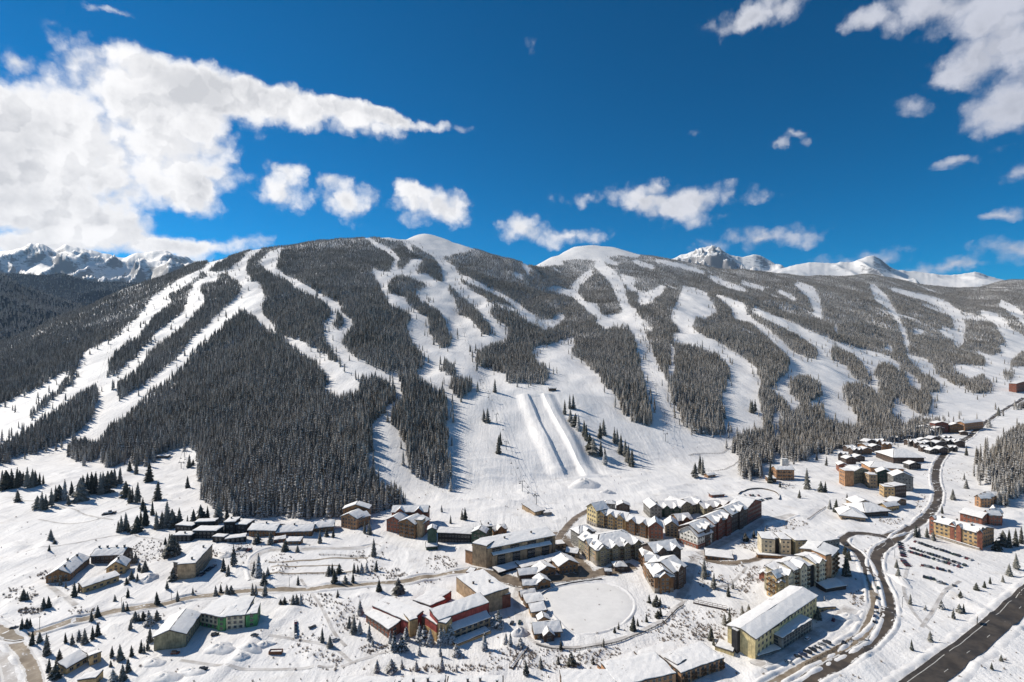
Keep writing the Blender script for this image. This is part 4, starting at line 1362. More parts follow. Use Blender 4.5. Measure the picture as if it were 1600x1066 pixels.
            for sg in (-1, 1):
                e_ = (x + sg * (dw / 2 + 0.4))
                q = [(e_, 0.2, zb + dh * 0.45), (e_, dd, zb + dh * 0.45), (x, dd, zb + dh * 1.3), (x, 0.2, zb + dh * 1.3)]
                if sg < 0:
                    q = [q[1], q[0], q[3], q[2]]
                slab(None, 'dormer_snow', q, 0.5, 0.5, ROOFSNOW, (2, 2), 0.04, fr)
            link('window', WIN['std'], fr, (x, 0.6, zb - 0.3))
        return fr

# ------------------------------------------------------------------ buildings (photo points give the foot of each front wall)
def house(name, label, cat, a, b, hp, depth, group=None, **kw):
    B_ = Building(name, label, cat, (a[0] + b[0]) / 2, (a[1] + b[1]) / 2, group, single=True)
    B_.block(a, b, hp, depth, **kw)
    return B_


B_ = Building('angled_lodge', 'dark brown lodge bent in a V round a snowy courtyard on the open field', 'lodge', 141, 880)
B_.block((109, 908), (140, 881), 11, 15, 'gable_x', 4.2, 'brown', 2, trim='darkbrown', chim=3, over=0.7)
B_.block((142, 881), (192, 881), 14, 12, 'gable_x', 3.6, 'darkbrown', 2, trim='darkbrown', chim=4, over=0.7)
B_ = Building('chalet', 'low ochre chalet with a peaked snowy roof and a long garage row', 'chalet', 165, 908)
B_.block((130, 927), (186, 908), 9, 7, 'shed', 1.2, 'ochre', 1, pitch=4.2)
B_.block((166, 901), (196, 896), 12, 13, 'gable_y', 4.5, 'ochre', 2, chim=1)
B_ = Building('apartment_block', 'tan box shaped apartment block with a dark window front and flat snowy roof', 'apartment block', 305, 900)
B_.block((305, 903), (332, 872), 22, 12.5, 'flat', 0, 'tan', 4, 'tall', ('front',), pitch=2.7, chim=2)
B_.block((271, 896), (283, 898), 17, 16, 'flat', 0, 'darkbrown', 3)
B_ = Building('stepped_townhouses', 'black clad stepped townhouse block with several snowy roof levels below the spruce woods', 'townhouses', 325, 846)
for a, b, hp, d, z_ in (((270, 846), (299, 846), 9, 9, 0), ((274, 834), (300, 834), 13, 9, 0), ((301, 842), (338, 842), 12, 12, 0), ((304, 830), (336, 830), 15, 8, 0), ((332, 847), (350, 847), 8, 6, 0), ((350, 834), (367, 834), 18, 13, 0), ((368, 834), (385, 834), 14, 14, 0), ((351, 848), (384, 847), 8, 8, 0)):
    B_.block(a, b, hp, d, 'flat', 0, 'dark', 2, sides_=('front',), pitch=3.8, over=1.6, snow=0.8, chim=1 if hp in (9, 18) else 0)
for a, b, hp, d, lab_ in (((389, 838), (430, 838), 10, 15, 'brown timber lodge with deep roof snow right beside the black townhouses'), ((433, 838), (487, 838), 9, 14, 'longest brown timber lodge of the three in a row under the dark woods'), ((491, 831), (521, 830), 8, 15, 'smallest brown timber lodge at the chalet end of the row of three')):
    house('timber_lodge', lab_, 'lodge', a, b, hp, d, 'timber lodges in a row', roof='gable_x', rise=3.0, c='brown', st=2, over=1.4, snow=0.9, chim=1)
house('shed', 'small low shed with a thick snow roof in front of the timber lodges', 'shed', (447, 851), (469, 851), 5, 7, roof='shed', rise=1.0, c='brown', st=1, over=0.8)
house('shed', 'narrow brown shed behind the small low shed, by the timber lodges', 'shed', (428, 849), (446, 847), 5, 5, roof='shed', rise=1.0, c='redbrown', st=1, over=0.6)
B_ = Building('green_lodge', 'L-shaped beige lodge with bright green walls at its far end and snow roof', 'lodge', 310, 985)
B_.block((290, 1011), (313, 977), 20, 17.0, 'gable_x', 3.2, 'olive', 3, 'std', ('front', 'right'), trim='darkbrown', over=1.0, pitch=3.2)
B_.block((312, 977), (342, 984), 20, 19, 'shed', 2.0, 'cream', 3, 'std', ('front',), base=('green', 0.3), over=0.8)
B_.block((340, 986), (352, 986), 21, 12, 'shed', 1.5, 'green', 3, 'std', ('front', 'left'), over=0.5)
B_.block((352.5, 985), (382, 981), 21, 20, 'shed', 1.8, 'cream', 3, 'std', ('front', 'right'), over=0.8)
B_.block((384, 981), (402, 978), 19, 14, 'flat', 0, 'green', 3, 'std', ('front', 'right'), over=0.6)
B_ = Building('ochre_house', 'small ochre house with two slanting roofs meeting in a corner near the road bend', 'house', 130, 1045)
B_.block((104, 1054), (139, 1033), 9, 7, 'shed', 2.0, 'ochre', 1, over=0.5)
B_.block((140, 1041), (158, 1034), 15, 8, 'shed', -2.4, 'ochre', 2, over=0.4)
house('ochre_annex', 'low ochre annex at the bottom edge below the slanting roofed house', 'house', (121, 1076), (150, 1071), 12, 7, roof='flat', c='ochre', st=1, over=0.5)
B_ = Building('chalet', 'orange brown chalet with three stepped snowy gables against the woods', 'chalet', 555, 825)
B_.block((533, 824), (558, 827), 17, 14, 'gable_y', 4, 'orange', 3, over=1.2, snow=0.8)
B_.block((556, 827), (578, 820), 15, 14, 'gable_x', 3, 'brown', 3, over=1.0)
B_.block((536, 816), (576, 816), 21, 10, 'gable_y', 4.5, 'brown', 3, over=1.2, snow=0.8)
B_ = Building('mountain_lodge', 'red brown lodge of many gables and timber frames beside the piste foot', 'lodge', 640, 838)
B_.block((604, 830), (626, 834), 19, 15, 'gable_y', 4, 'redbrown', 3, over=1.2)
B_.block((624, 838), (648, 842), 23, 16, 'gable_y', 4, 'brown', 4, over=1.0, bal=2)
B_.block((650, 840), (660, 840), 27, 8, 'flat', 0, 'tan', 4, None)
B_.block((660, 839), (671, 831), 20, 16, 'gable_x', 3, 'redbrown', 3, over=1.0)
B_.block((612, 822), (668, 822), 22, 14, 'gable_x', 4, 'redbrown', 3, over=1.0, dormer=2, cross=2)
B_ = Building('dark_green_lodge', 'dark green lodge with a tower at each end and a long low middle', 'lodge', 715, 848)
B_.block((668, 856), (682, 856), 28, 9, 'gable_y', 2, 'darkgreen', 3, None, over=0.6)
B_.block((684, 847), (736, 848), 15, 13, 'gable_x', 2.4, 'dark', 2, over=1.0, pitch=3.0)
B_.block((737, 854), (759, 854), 22, 11, 'gable_y', 3, 'darkgreen', 3, over=0.8)
B_.block((756, 846), (769, 844), 22, 12, 'shed', 1.5, 'darkgreen', 3, over=0.8, chim=1)
B_.block((666, 860), (684, 859), 5, 8, 'shed', 1.5, 'darkgreen', 1, None, over=0.6)
B_ = Building('condominium', 'long tan condominium of blank piers and dark glass bays facing the street', 'condominium', 810, 875)
B_.block((727, 879), (738, 883), 20, 9, 'flat', 0, 'orange', 2, None)
B_.block((738, 883), (760, 888), 34, 12, 'flat', 0, 'tan', 4, None)
B_.block((761, 888), (868, 865), 29, 16, 'shed', 2.6, 'tan', 5, 'std', ('right',), panel=(4, 'dark'), over=0.5, chim=2)
B_.block((770, 889), (862, 870), 20, 3.0, 'shed', 1.2, 'tan', 3, None, (), panel=(4, 'dark'), over=0.4)
B_ = Building('arcade', 'low snow covered arcade roof curving along the foot of the tan condominium', 'arcade', 830, 888)
B_.block((779, 899), (818, 886), 4, 8, 'shed', 0.8, 'dark', 1, None, over=0.8, snow=0.4)
B_.block((815, 892), (858, 882), 5, 9, 'shed', 0.8, 'darkbrown', 1, over=0.8, snow=0.4)
B_.block((856, 884), (886, 873), 5, 9, 'shed', 0.8, 'darkbrown', 1, over=0.8, snow=0.4)
B_ = Building('shop', 'long low shop with two joined snowy gables on the village street', 'shop', 840, 904)
B_.block((812, 909), (840, 905), 10, 10, 'gable_x', 2.6, 'darkbrown', 1, 'wide', over=1.0)
B_.block((841, 905), (868, 898), 10, 10, 'gable_y', 3.2, 'brown', 1, 'wide', over=1.0)
house('shop', 'brown gabled shop at the street end nearest the big stone hotel', 'shop', (874, 898), (903, 893), 13, 13, roof='gable_y', rise=4.0, c='brown', st=2, over=1.2)
B_ = Building('shop', 'low tan shop with a snowy roof and side gable above the pond', 'shop', 838, 921)
B_.block((817, 924), (840, 922), 9, 8, 'gable_x', 2.2, 'tan', 1, 'wide', over=0.8)
B_.block((840, 922), (860, 918), 10, 9, 'gable_y', 2.8, 'brown', 1, 'wide', over=0.8)
# red and tan hotel ------------------------------------------------
B_ = Building('red_hotel', 'large red and tan hotel of sloping snowy wings with a red awninged tower', 'hotel', 690, 985)
B_.block((752, 959), (795, 948), 29, 36, 'flat', 0, 'tan', 5, None, (), over=0.5, chim=2)
B_.block((738, 946), (751, 958), 17, 12, 'shed', 2, 'orange', 3, None, over=0.5)
B_.block((768, 955), (798, 948), 20, 9, 'flat', 0, 'redbrown', 3, None, over=0.6)
for k in range(4):
    x, y = 751 - 4.6 * k, 942 - 10.5 * k
    B_.block((x - 9, y + 2), (x + 1, y + 5), 22 - k, 6, 'shed', 1.5, 'red', 3, None, over=0.3, snow=0.4)
B_.block((684, 1002), (764, 972), 31, 11, 'shed', 2.0, 'red', 3, None, (), over=0.3)
B_.block((664, 989), (682, 1003), 25, 11, 'flat', 0, 'red', 2, None, base=('ochre', 0.55), over=0.3)
B_.block((700, 1004), (766, 979), 15, 8, 'shed', 2.2, 'tan', 2, 'wide', ('front', 'left'), over=0.9, pitch=4.2)
B_.block((712, 1012), (767, 990), 4, 6, 'flat', 0, 'ochre', 1, None, over=0.6)
B_.block((684, 1003), (697, 1006), 30, 8, 'flat', 0, 'ochre', 3, None, over=0.3)
B_.block((572, 972), (608, 999), 15, 8, 'shed', 1.8, 'redbrown', 2, 'wide', ('front', 'right'), over=0.8, pitch=4.0)
B_.block((582, 966), (640, 995), 21, 12, 'shed', 1.8, 'red', 3, None, (), over=0.3)
B_.block((640, 997), (653, 992), 26, 10, 'flat', 0, 'ochre', 3, None, over=0.3)
B_.block((612, 962), (665, 984), 17, 11, 'flat', 0, 'olive', 2, None, over=0.3)
B_.block((645, 952), (671, 962), 14, 24, 'flat', 0, 'red', 2, None, over=0.3)
B_.block((672, 962), (697, 949), 14, 14, 'flat', 0, 'red', 2, None, over=0.3)
# bottom row
for a, b, hp, lab_ in (((516, 1101), (609, 1102), 17, 'flat roofed condominium row at the bottom edge nearest the snow field'), ((612, 1101), (693, 1101), 19, 'middle condominium of the flat roofed row at the bottom edge, with tall chimneys'),
                       ((696, 1101), (786, 1100), 17, 'flat roofed condominium at the bottom edge nearest the pond path')):
    house('condominium', lab_, 'condominium', a, b, hp, 13, 'condominiums along the bottom edge', roof='flat', c='redbrown', st=2, chim=4, over=0.8)
# by the pond
house('pond_hut', 'upper snowy roofed hut beside the hotel at the pond edge', 'hut', (815, 939), (838, 934), 7, 8, roof='gable_x', rise=2.0, c='brown', st=1, over=0.8)
house('pond_hut', 'middle snowy roofed hut of the three along the pond edge', 'hut', (823, 951), (850, 946), 8, 8, roof='shed', rise=1.6, c='brown', st=1, over=0.8)
house('pond_hut', 'lower snowy roofed hut of the three along the pond edge', 'hut', (831, 965), (854, 961), 8, 7, roof='shed', rise=1.6, c='tan', st=1, over=0.8)
house('pond_kiosk', 'small square kiosk with a peaked snow roof between huts and chalet', 'kiosk', (841, 977), (859, 975), 7, 6, roof='gable_y', rise=2.2, c='tan', st=1, over=0.8)
B_ = Building('pond_chalet', 'snow covered chalet with a front gable on the near shore of the pond', 'chalet', 856, 999)
B_.block((836, 1000), (876, 996), 11, 11, 'gable_x', 3.0, 'brown', 1, 'wide', over=1.2)
B_.block((850, 1004), (866, 1002), 10, 5, 'gable_y', 2.6, 'darkbrown', 1, 'wide', over=0.8)
house('gazebo', 'small pavilion with a pyramid of roof snow at the village end of the pond', 'pavilion', (961, 893), (979, 892), 7, 8, roof='hip', rise=2.6, c='darkbrown', st=1, over=1.0)
house('ticket_hut', 'tiny white roofed hut next to the pavilion by the pond', 'hut', (945, 899), (956, 899), 6, 4, roof='gable_x', rise=1.2, c='darkbrown', st=1, over=0.6)
# flat roofs at the bottom
B_ = Building('terrace_apartments', 'orange brown flat roofed terrace apartments stepping up from the bottom edge', 'apartment block', 1060, 1060)
B_.block((1064, 1073), (1131, 1046), 20, 17, 'flat', 0, 'orange', 3, 'std', ('front', 'left', 'right'), bal=2)
B_.block((968, 1094), (1056, 1078), 26, 20, 'flat', 0, 'orange', 3, 'std', ('front', 'right'))
B_.block((880, 1104), (966, 1098), 24, 16, 'flat', 0, 'orange', 3)
B_.block((948, 1058), (1004, 1042), 9, 9, 'flat', 0, 'orange', 1, None)
B_.block((1006, 1042), (1064, 1022), 9, 9, 'flat', 0, 'orange', 1, None)
B_.block((1058, 1062), (1072, 1052), 22, 8, 'flat', 0, 'tan', 3, None)
# yellow hotel
B_ = Building('yellow_hotel', 'pale yellow hotel with one long snowy roof and a lower glazed side wing', 'hotel', 1200, 1005)
B_.block((1180, 1031), (1276, 964), 35, 17, 'gable_x', 2.2, 'yellow', 4, 'std', ('front',), over=0.8, pitch=4.6)
B_.block((1143, 1016), (1152, 1022), 34, 6, 'flat', 0, 'dark', 4, None, over=0.3)
B_.block((1206, 1012), (1218, 1004), 28, 9, 'flat', 0, 'yellow', 3, None, over=0.5)
B_.block((1222, 1016), (1269, 986), 18, 14, 'flat', 0, 'grey', 3, 'wide', ('front', 'left'), over=0.7)
B_.block((1117, 1016), (1146, 1026), 6, 9, 'flat', 0, 'yellow', 1, None, over=0.5)
B_.block((1184, 1029), (1222, 1017), 3, 5, 'flat', 0, 'grey', 1, None, over=0.5)
house('ochre_garage', 'long low ochre garage with snow roof beyond the yellow hotel', 'garage', (1278, 958), (1306, 952), 7, 7, roof='flat', c='ochre', st=1, over=0.5)
# yellow green condominiums
B_ = Building('condominium', 'cream and dark striped condominium with flat snow roof above the lower pair', 'condominium', 1225, 872)
B_.block((1190, 869), (1211, 870), 27, 16.5, 'flat', 0, 'cream', 4, 'pale', ('front',))
B_.block((1211, 868), (1220, 868), 26, 16.5, 'flat', 0, 'dark', 4, None)
B_.block((1220, 871), (1236, 872), 28, 16.5, 'flat', 0, 'cream', 4, 'pale', ('front',))
B_.block((1236, 869), (1243, 869), 26, 16.5, 'flat', 0, 'dark', 4, None)
B_.block((1243, 873), (1261, 873), 28, 23.6, 'flat', 0, 'olive', 4, 'pale', ('front', 'right'))
B_.block((1184, 872), (1262, 876), 5, 3.5, 'flat', 0, 'brown', 1, None)
B_.block((1263, 868), (1312, 858), 17, 26.0, 'flat', 0, 'grey', 3)
B_ = Building('condominium', 'cream balconied condominium of stepped wings facing down to the yellow hotel', 'condominium', 1250, 925)
B_.block((1198, 930), (1213, 937), 34, 14.2, 'gable_y', 3, 'ochre', 4, 'pale', ('front', 'left'), bal=1, over=0.9)
B_.block((1213, 937), (1226, 934), 26, 14.2, 'shed', 1.4, 'olive', 4, 'pale', bal=1, cross=1)
B_.block((1226, 932), (1240, 927), 34, 14.2, 'shed', 2, 'cream', 4, 'pale', ('front',), cross=1)
B_.block((1240, 928), (1266, 919), 36, 16.5, 'gable_x', 2.5, 'cream', 5, 'pale', ('front',), bal=2, cross=1)
B_.block((1266, 918), (1274, 915), 33, 14.2, 'flat', 0, 'dark', 4, None)
B_.block((1274, 917), (1290, 911), 36, 16.5, 'gable_x', 2.2, 'cream', 5, 'pale', ('front',), bal=2, cross=1)
B_.block((1290, 911), (1299, 908), 42, 11.8, 'flat', 0, 'orange', 5, None, over=0.6)
B_.block((1299, 906), (1310, 893), 36, 21.2, 'gable_x', 2, 'tan', 5, 'pale', ('front',), bal=2)
B_.block((1186, 905), (1206, 912), 10, 10.6, 'gable_x', 1.6, 'redbrown', 1, over=0.8, cross=1)
house('drive_canopy', 'low snow roofed entrance canopy beside the stepped cream condominium', 'canopy', (1290, 926), (1322, 921), 6, 9, roof='shed', rise=1.0, c='darkbrown', st=1, win=None)
# village centre
B_ = Building('village_lodge', 'yellow and red brown lodge lining the plaza next to the lift base', 'lodge', 980, 830)
B_.block((917, 818), (932, 824), 27, 15.3, 'gable_y', 5, 'yellow', 4, over=1.0, base=('stone', .25))
B_.block((932, 822), (978, 830), 20, 15.3, 'gable_x', 4, 'ochre', 4, dormer=2, over=1.0, base=('stone', .25), bal=2, cross=3)
B_.block((979, 832), (1014, 842), 20, 15.3, 'gable_x', 4, 'brown', 4, dormer=2, over=1.0, base=('stone', .25), bal=2, cross=2)
B_.block((1014, 846), (1036, 848), 23, 15.3, 'gable_y', 5, 'redbrown', 4, over=1.0, base=('stone', .25))
B_ = Building('stone_hotel', 'big stone and timber hotel with dormers and a broad hipped snow roof', 'hotel', 955, 875)
B_.block((933, 885), (1004, 869), 24, 30.7, 'hip', 6, 'olive', 4, 'pale', base=('stone', .35), dormer=4, over=1.2, bal=3, cross=4)
B_.block((906, 858), (931, 884), 24, 11.8, 'gable_x', 4, 'tan', 4, 'pale', base=('stone', .3), over=1.0, dormer=2, cross=1)
B_.block((905, 856), (930, 852), 22, 14.2, 'hip', 4, 'grey', 4, 'pale', cross=1)
B_ = Building('corner_lodge', 'tall brown lodge with a tangle of steep snowy roofs between street and creek', 'lodge', 1040, 910)
B_.block((1023, 927), (1052, 925), 25, 21.2, 'hip', 5, 'brown', 4, base=('stone', .3), over=1.2, dormer=1, cross=1)
B_.block((1052, 923), (1072, 912), 28, 21.2, 'gable_x', 4.5, 'darkbrown', 4, over=1.0, cross=1)
B_.block((1000, 880), (1022, 925), 25, 14.2, 'gable_x', 4.0, 'orange', 4, over=1.0, bal=2, dormer=2, cross=1)
B_.block((1022, 896), (1064, 886), 32, 16.5, 'gable_x', 4.5, 'darkbrown', 4, over=1.0, dormer=2, cross=2)
B_ = Building('ski_lodge', 'long grey ski lodge with scalloped snowy roof at the piste edge', 'lodge', 1050, 808)
B_.block((1016, 809), (1034, 810), 16, 22.3, 'gable_y', 4, 'grey', 3, over=1.0)
B_.block((1034, 808), (1064, 808), 14, 22.3, 'gable_x', 4, 'darkgreen', 3, over=1.0, dormer=2, cross=2)
B_.block((1064, 808), (1080, 804), 16, 22.3, 'gable_y', 4, 'olive', 3, over=1.0)
B_.block((1080, 804), (1102, 798), 14, 22.3, 'gable_x', 3.6, 'olive', 3, over=1.0, cross=1)
B_ = Building('red_lodge', 'long dark red lodge in its own shade with bays and a white gabled end', 'lodge', 1120, 840)
B_.block((1062, 848), (1090, 858), 20, 21.2, 'gable_y', 6, 'white', 3, 'pale', over=1.4, base=('redbrown', .35))
B_.block((1091, 857), (1116, 846), 25, 18.9, 'gable_x', 4.5, 'darkbrown', 4, over=1.0, dormer=2, cross=1)
B_.block((1116, 846), (1143, 833), 27, 17.7, 'gable_x', 4.5, 'darkred', 4, over=1.0, dormer=1, cross=2)
B_.block((1143, 833), (1168, 820), 28, 17.7, 'gable_x', 4.5, 'darkbrown', 4, over=1.0, dormer=2, cross=1)
B_.block((1168, 820), (1190, 808), 26, 17.7, 'gable_y', 4.5, 'darkred', 4, over=1.0)
house('flat_pavilion', 'wide low pavilion with a flat white roof beside the red lodge street', 'pavilion', (1102, 874), (1147, 876), 5, 17, roof='flat', c='brown', st=1, over=0.6)
house('ski_school_hut', 'grey green hut with snow layers on its roof at the piste foot', 'hut', (944, 797), (961, 798), 10, 8, roof='hip', rise=2.5, c='grey', st=2, over=1.0)
house('ski_school_hut', 'dark timber hut just beside the grey green one at the piste foot', 'hut', (964, 800), (984, 800), 10, 9, roof='gable_y', rise=3, c='darkbrown', st=2, over=1.0)
house('storage_shed', 'orange timber shed behind the ski lodge near the round car park', 'shed', (1128, 790), (1158, 788), 7, 8, roof='gable_x', rise=1.6, c='orange', st=1)
house('storage_shed', 'thin red roofed shed uphill of the orange timber shed', 'shed', (1112, 778), (1132, 776), 4, 6, roof='shed', rise=1.0, c='redbrown', st=1)
B_ = Building('courtyard_lodge', 'tan gabled lodge squeezed in the courtyard between plaza lodge and red lodge', 'lodge', 1050, 838)
B_.block((1040, 838), (1060, 840), 17, 15, 'gable_y', 4.5, 'tan', 4, over=1.0)
B_.block((1060, 828), (1082, 826), 15, 14, 'gable_x', 4, 'brown', 3, over=1.0, cross=1)
B_ = Building('lodge_annex', 'white roofed annex carrying the grey ski lodge on toward the round car park', 'lodge', 1115, 802)
B_.block((1100, 806), (1130, 800), 11, 17, 'gable_x', 4, 'olive', 2, over=1.0, cross=2)
B_.block((1130, 801), (1146, 796), 10, 13, 'gable_y', 3.5, 'brown', 2, over=1.0)
house('snowed_garage', 'low snow buried garage at the foot of the lone orange chalet', 'garage', (1201, 754), (1213, 754), 6, 9, roof='shed', rise=1.2, c='brown', st=1, over=0.7)
house('dark_cottage', 'dark cottage with a thick snow roof just right of the pointed hall', 'cottage', (1421, 734), (1439, 733), 8, 11, roof='gable_y', rise=3.2, c='dark', st=2, over=1.0)
house('road_cottage', 'brown cottage between the conference centre and the valley road', 'cottage', (1398, 792), (1416, 789), 8, 10, roof='gable_y', rise=3.0, c='brown', st=2, over=1.0)
house('corner_shop', 'small ochre shop at the plaza corner of the stone hotel', 'shop', (884, 868), (902, 872), 7, 8, roof='gable_x', rise=2.4, c='ochre', st=1, win='wide', over=0.9)
house('hotel_annex', 'low tan annex behind the tan condominium near the ramp', 'building', (868, 858), (884, 855), 6, 9, roof='flat', c='tan', st=1, over=0.5)
house('rental_shop', 'brown gabled rental shop between piste foot and dark green lodge', 'shop', (772, 838), (792, 834), 8, 10, roof='gable_x', rise=2.6, c='brown', st=1, over=0.9, cross=1)
# upper right
B_ = Building('chalet', 'orange brown chalet with a snowy stair tower alone before the dark woods', 'chalet', 1227, 750)
B_.block((1213, 750), (1241, 750), 16, 13, 'gable_x', 3.0, 'orange', 3, over=0.9, bal=2)
B_.block((1222, 744), (1232, 744), 26, 5, 'flat', 0, 'white', 3, None, over=0.5)
B_ = Building('gabled_condominium', 'tan condominium with wide gables in the upper village', 'condominium', 1372, 765)
B_.block((1320, 760), (1334, 760), 24, 14, 'flat', 0, 'orange', 4, 'std', ('left',))
B_.block((1334, 757), (1357, 757), 22, 16, 'gable_y', 4, 'olive', 4, over=1.0)
B_.block((1358, 763), (1371, 763), 21, 12, 'flat', 0, 'tan', 4)
B_.block((1371, 760), (1396, 762), 22, 16, 'gable_y', 4.5, 'darkgreen', 4, over=1.0)
B_.block((1396, 768), (1427, 767), 24, 16, 'gable_y', 5, 'grey', 4, over=1.0)
B_.block((1381, 777), (1398, 779), 17, 12, 'flat', 0, 'ochre', 3)
B_.block((1398, 779), (1416, 777), 19, 13, 'flat', 0, 'darkbrown', 3)
house('great_hall', 'orange walled hall under a huge smooth white roof, upper village', 'hall', (1360, 738), (1412, 742), 9, 30, roof='hip', rise=5, c='orange', st=1, over=1.6)
house('great_hall', 'larger hall with a pointed white roof behind the orange walled hall', 'hall', (1396, 724), (1444, 722), 9, 40, roof='hip', rise=9, c='darkbrown', st=1, over=1.6)
B_ = Building('conference_centre', 'round conference centre with two broad white roofs near the loop road', 'conference centre', 1352, 812)
B_.block((1314, 812), (1352, 815), 7, 26, 'hip', 5, 'tan', 1, 'wide', over=2.2)
B_.block((1352, 808), (1388, 806), 8, 26, 'hip', 5, 'darkbrown', 1, 'wide', over=2.2)
B_.block((1336, 795), (1366, 794), 8, 16, 'gable_y', 4, 'tan', 1, over=1.2)
house('gate_house', 'ochre gabled house at the road side of the conference centre', 'house', (1385, 800), (1405, 796), 8, 9, roof='gable_x', rise=2.5, c='ochre', st=1, over=1.0)
ords = ['first', 'second', 'third', 'fourth', 'fifth', 'sixth', 'seventh', 'eighth', 'ninth', 'tenth', 'eleventh', 'twelfth', 'thirteenth', 'fourteenth', 'fifteenth', 'sixteenth', 'seventeenth', 'eighteenth', 'nineteenth', 'twentieth']


def row_of(name, where, cat, group, spots, hp, depth, c, roof='gable_y', wpx=15, rise=3.0):
    spots = sorted(spots)
    for i, (px, py) in enumerate(spots):
        house(name, '%s, %s from the left' % (where, ords[i]), cat, (px - wpx / 2, py + brnd.uniform(-1, 1)), (px + wpx / 2, py + brnd.uniform(-1, 1)), hp * brnd.uniform(1.0, 1.35), depth, group,
              roof=roof if i % 3 else 'gable_x', rise=rise, c=c if i % 2 else 'darkbrown', st=2, over=1.1, snow=0.8, pitch=4.0, cross=0 if i % 3 else 2)


row_of('dark_townhouse', 'dark snow roofed townhouse in the back row by the woods', 'townhouse', 'dark townhouses of the upper village', [(1399, 690), (1417, 688), (1436, 682), (1452, 680), (1468, 678), (1484, 676)], 6, 10, 'dark', wpx=15)
row_of('dark_townhouse', 'dark snow roofed townhouse in the middle row of the upper village', 'townhouse', 'dark townhouses of the upper village', [(1428, 697), (1444, 695), (1462, 692), (1480, 690)], 6, 10, 'dark', wpx=15)
row_of('dark_townhouse', 'dark snow roofed townhouse in the front row of the upper village', 'townhouse', 'dark townhouses of the upper village', [(1446, 706), (1460, 709), (1474, 709), (1490, 706)], 6, 10, 'dark', wpx=13)
row_of('gabled_house', 'snow roofed brown house in the upper row beside the spruce woods', 'house', 'brown houses of the upper village', [(1332, 708), (1347, 703), (1361, 699), (1376, 698)], 7, 11, 'brown', wpx=14)
row_of('gabled_house', 'snow roofed brown house in the lower row above the tan condominium', 'house', 'brown houses of the upper village', [(1317, 720), (1330, 727), (1344, 722), (1318, 738), (1338, 742)], 8, 11, 'redbrown', wpx=15)
row_of('dark_townhouse', 'dark snow roofed townhouse in the row right under the spruce woods', 'townhouse', 'dark townhouses of the upper village', [(1408, 683), (1426, 680), (1444, 676), (1460, 673)], 6, 11, 'dark', wpx=17)
row_of('dark_townhouse', 'dark snow roofed townhouse between the halls and the front row', 'townhouse', 'dark townhouses of the upper village', [(1437, 701), (1453, 700), (1470, 699), (1487, 697), (1500, 700)], 7, 11, 'dark', wpx=16)
row_of('gabled_house', 'snow roofed brown house between the woods and the halls', 'house', 'brown houses of the upper village', [(1340, 712), (1355, 710), (1370, 706), (1386, 704)], 7, 11, 'brown', wpx=15)
house('base_lodge', 'red fronted lodge at the foot of the far runs', 'lodge', (1461, 676), (1482, 677), 15, 14, roof='gable_y', rise=3.5, c='darkred', st=3, over=1.0)
house('base_lodge', 'brown gabled lodge between the red fronted lodge and the long one', 'lodge', (1484, 677), (1506, 677), 12, 16, roof='gable_y', rise=5, c='brown', st=3, over=1.0)
house('base_lodge', 'long tan brown lodge at the far end of the valley road', 'lodge', (1507, 674), (1536, 670), 12, 14, roof='gable_x', rise=3, c='orange', st=3, over=1.0)
house('little_cabin', 'small cabin with thick roof snow in front of the long far lodge', 'cabin', (1501, 680), (1513, 681), 5, 8, roof='gable_y', rise=2, c='darkbrown', st=1)
house('red_barn', 'red building at the edge of the frame beside the far road', 'building', (1588, 614), (1608, 611), 14, 18, roof='gable_y', rise=4, c='redbrown', st=3)
# beyond the valley road
B_ = Building('brown_condominium', 'long golden brown condominium with red brown bays beside the car park', 'condominium', 1495, 845)
B_.block((1459, 838), (1530, 858), 24, 13, 'gable_x', 4, 'ochre', 4, 'std', ('front',), over=0.8, chim=3, pitch=3.6)
B_.block((1530, 858), (1553, 850), 25, 11, 'gable_y', 3, 'orange', 4, 'std', ('front',), over=0.6)
for a, b in (((1452, 835), (1460, 838)), ((1484, 846), (1491, 848)), ((1494, 849), (1501, 851)), ((1527, 858.5), (1535, 860))):
    B_.block(a, b, 27, 4, 'gable_y', 2.2, 'redbrown', 4, 'std', ('front',), over=0.5)
B_.block((1462, 839.5), (1531, 860.5), 3, 1.6, 'flat', 0, 'stone', 1, None, (), over=0.2, snow=0.3)
house('timber_house', 'broad low timber house with one big white roof behind the golden condominium', 'house', (1500, 814), (1534, 822), 13, 20, roof='gable_x', rise=3.5, c='redbrown', st=2, over=1.2)
B_ = Building('terraced_house', 'upper orange terraced house with three stepped gables below the woods', 'house', 1535, 790)
for k in range(3):
    B_.block((1523 + 6 * k, 790 - 2.5 * k), (1532 + 6 * k, 793 - 2.5 * k), 14, 12, 'gable_y', 3, 'orange', 3, over=0.7)
B_ = Building('terraced_house', 'lower red brown terraced house with three stepped gables behind the golden condominium', 'house', 1548, 816)
for k in range(3):
    B_.block((1536 + 7 * k, 817 - 2 * k), (1545 + 7 * k, 820 - 2 * k), 16, 12, 'gable_y', 3.5, 'redbrown', 3, over=0.7)
house('summit_cabin', 'low dark cabin at the wood edge above the beginner slope', 'cabin', (244, 717), (262, 716), 4, 7, roof='shed', rise=1.0, c='darkbrown', st=1)
house('patrol_hut', 'small hut beside the trees at the top of the halfpipe', 'hut', (858, 612), (869, 611), 5, 8, roof='gable_x', rise=2, c='darkbrown', st=1)
house('round_shelter', 'low orange shelter inside the fenced learning area', 'shelter', (1106, 747), (1118, 745), 4, 7, roof='gable_x', rise=1.5, c='orange', st=1)
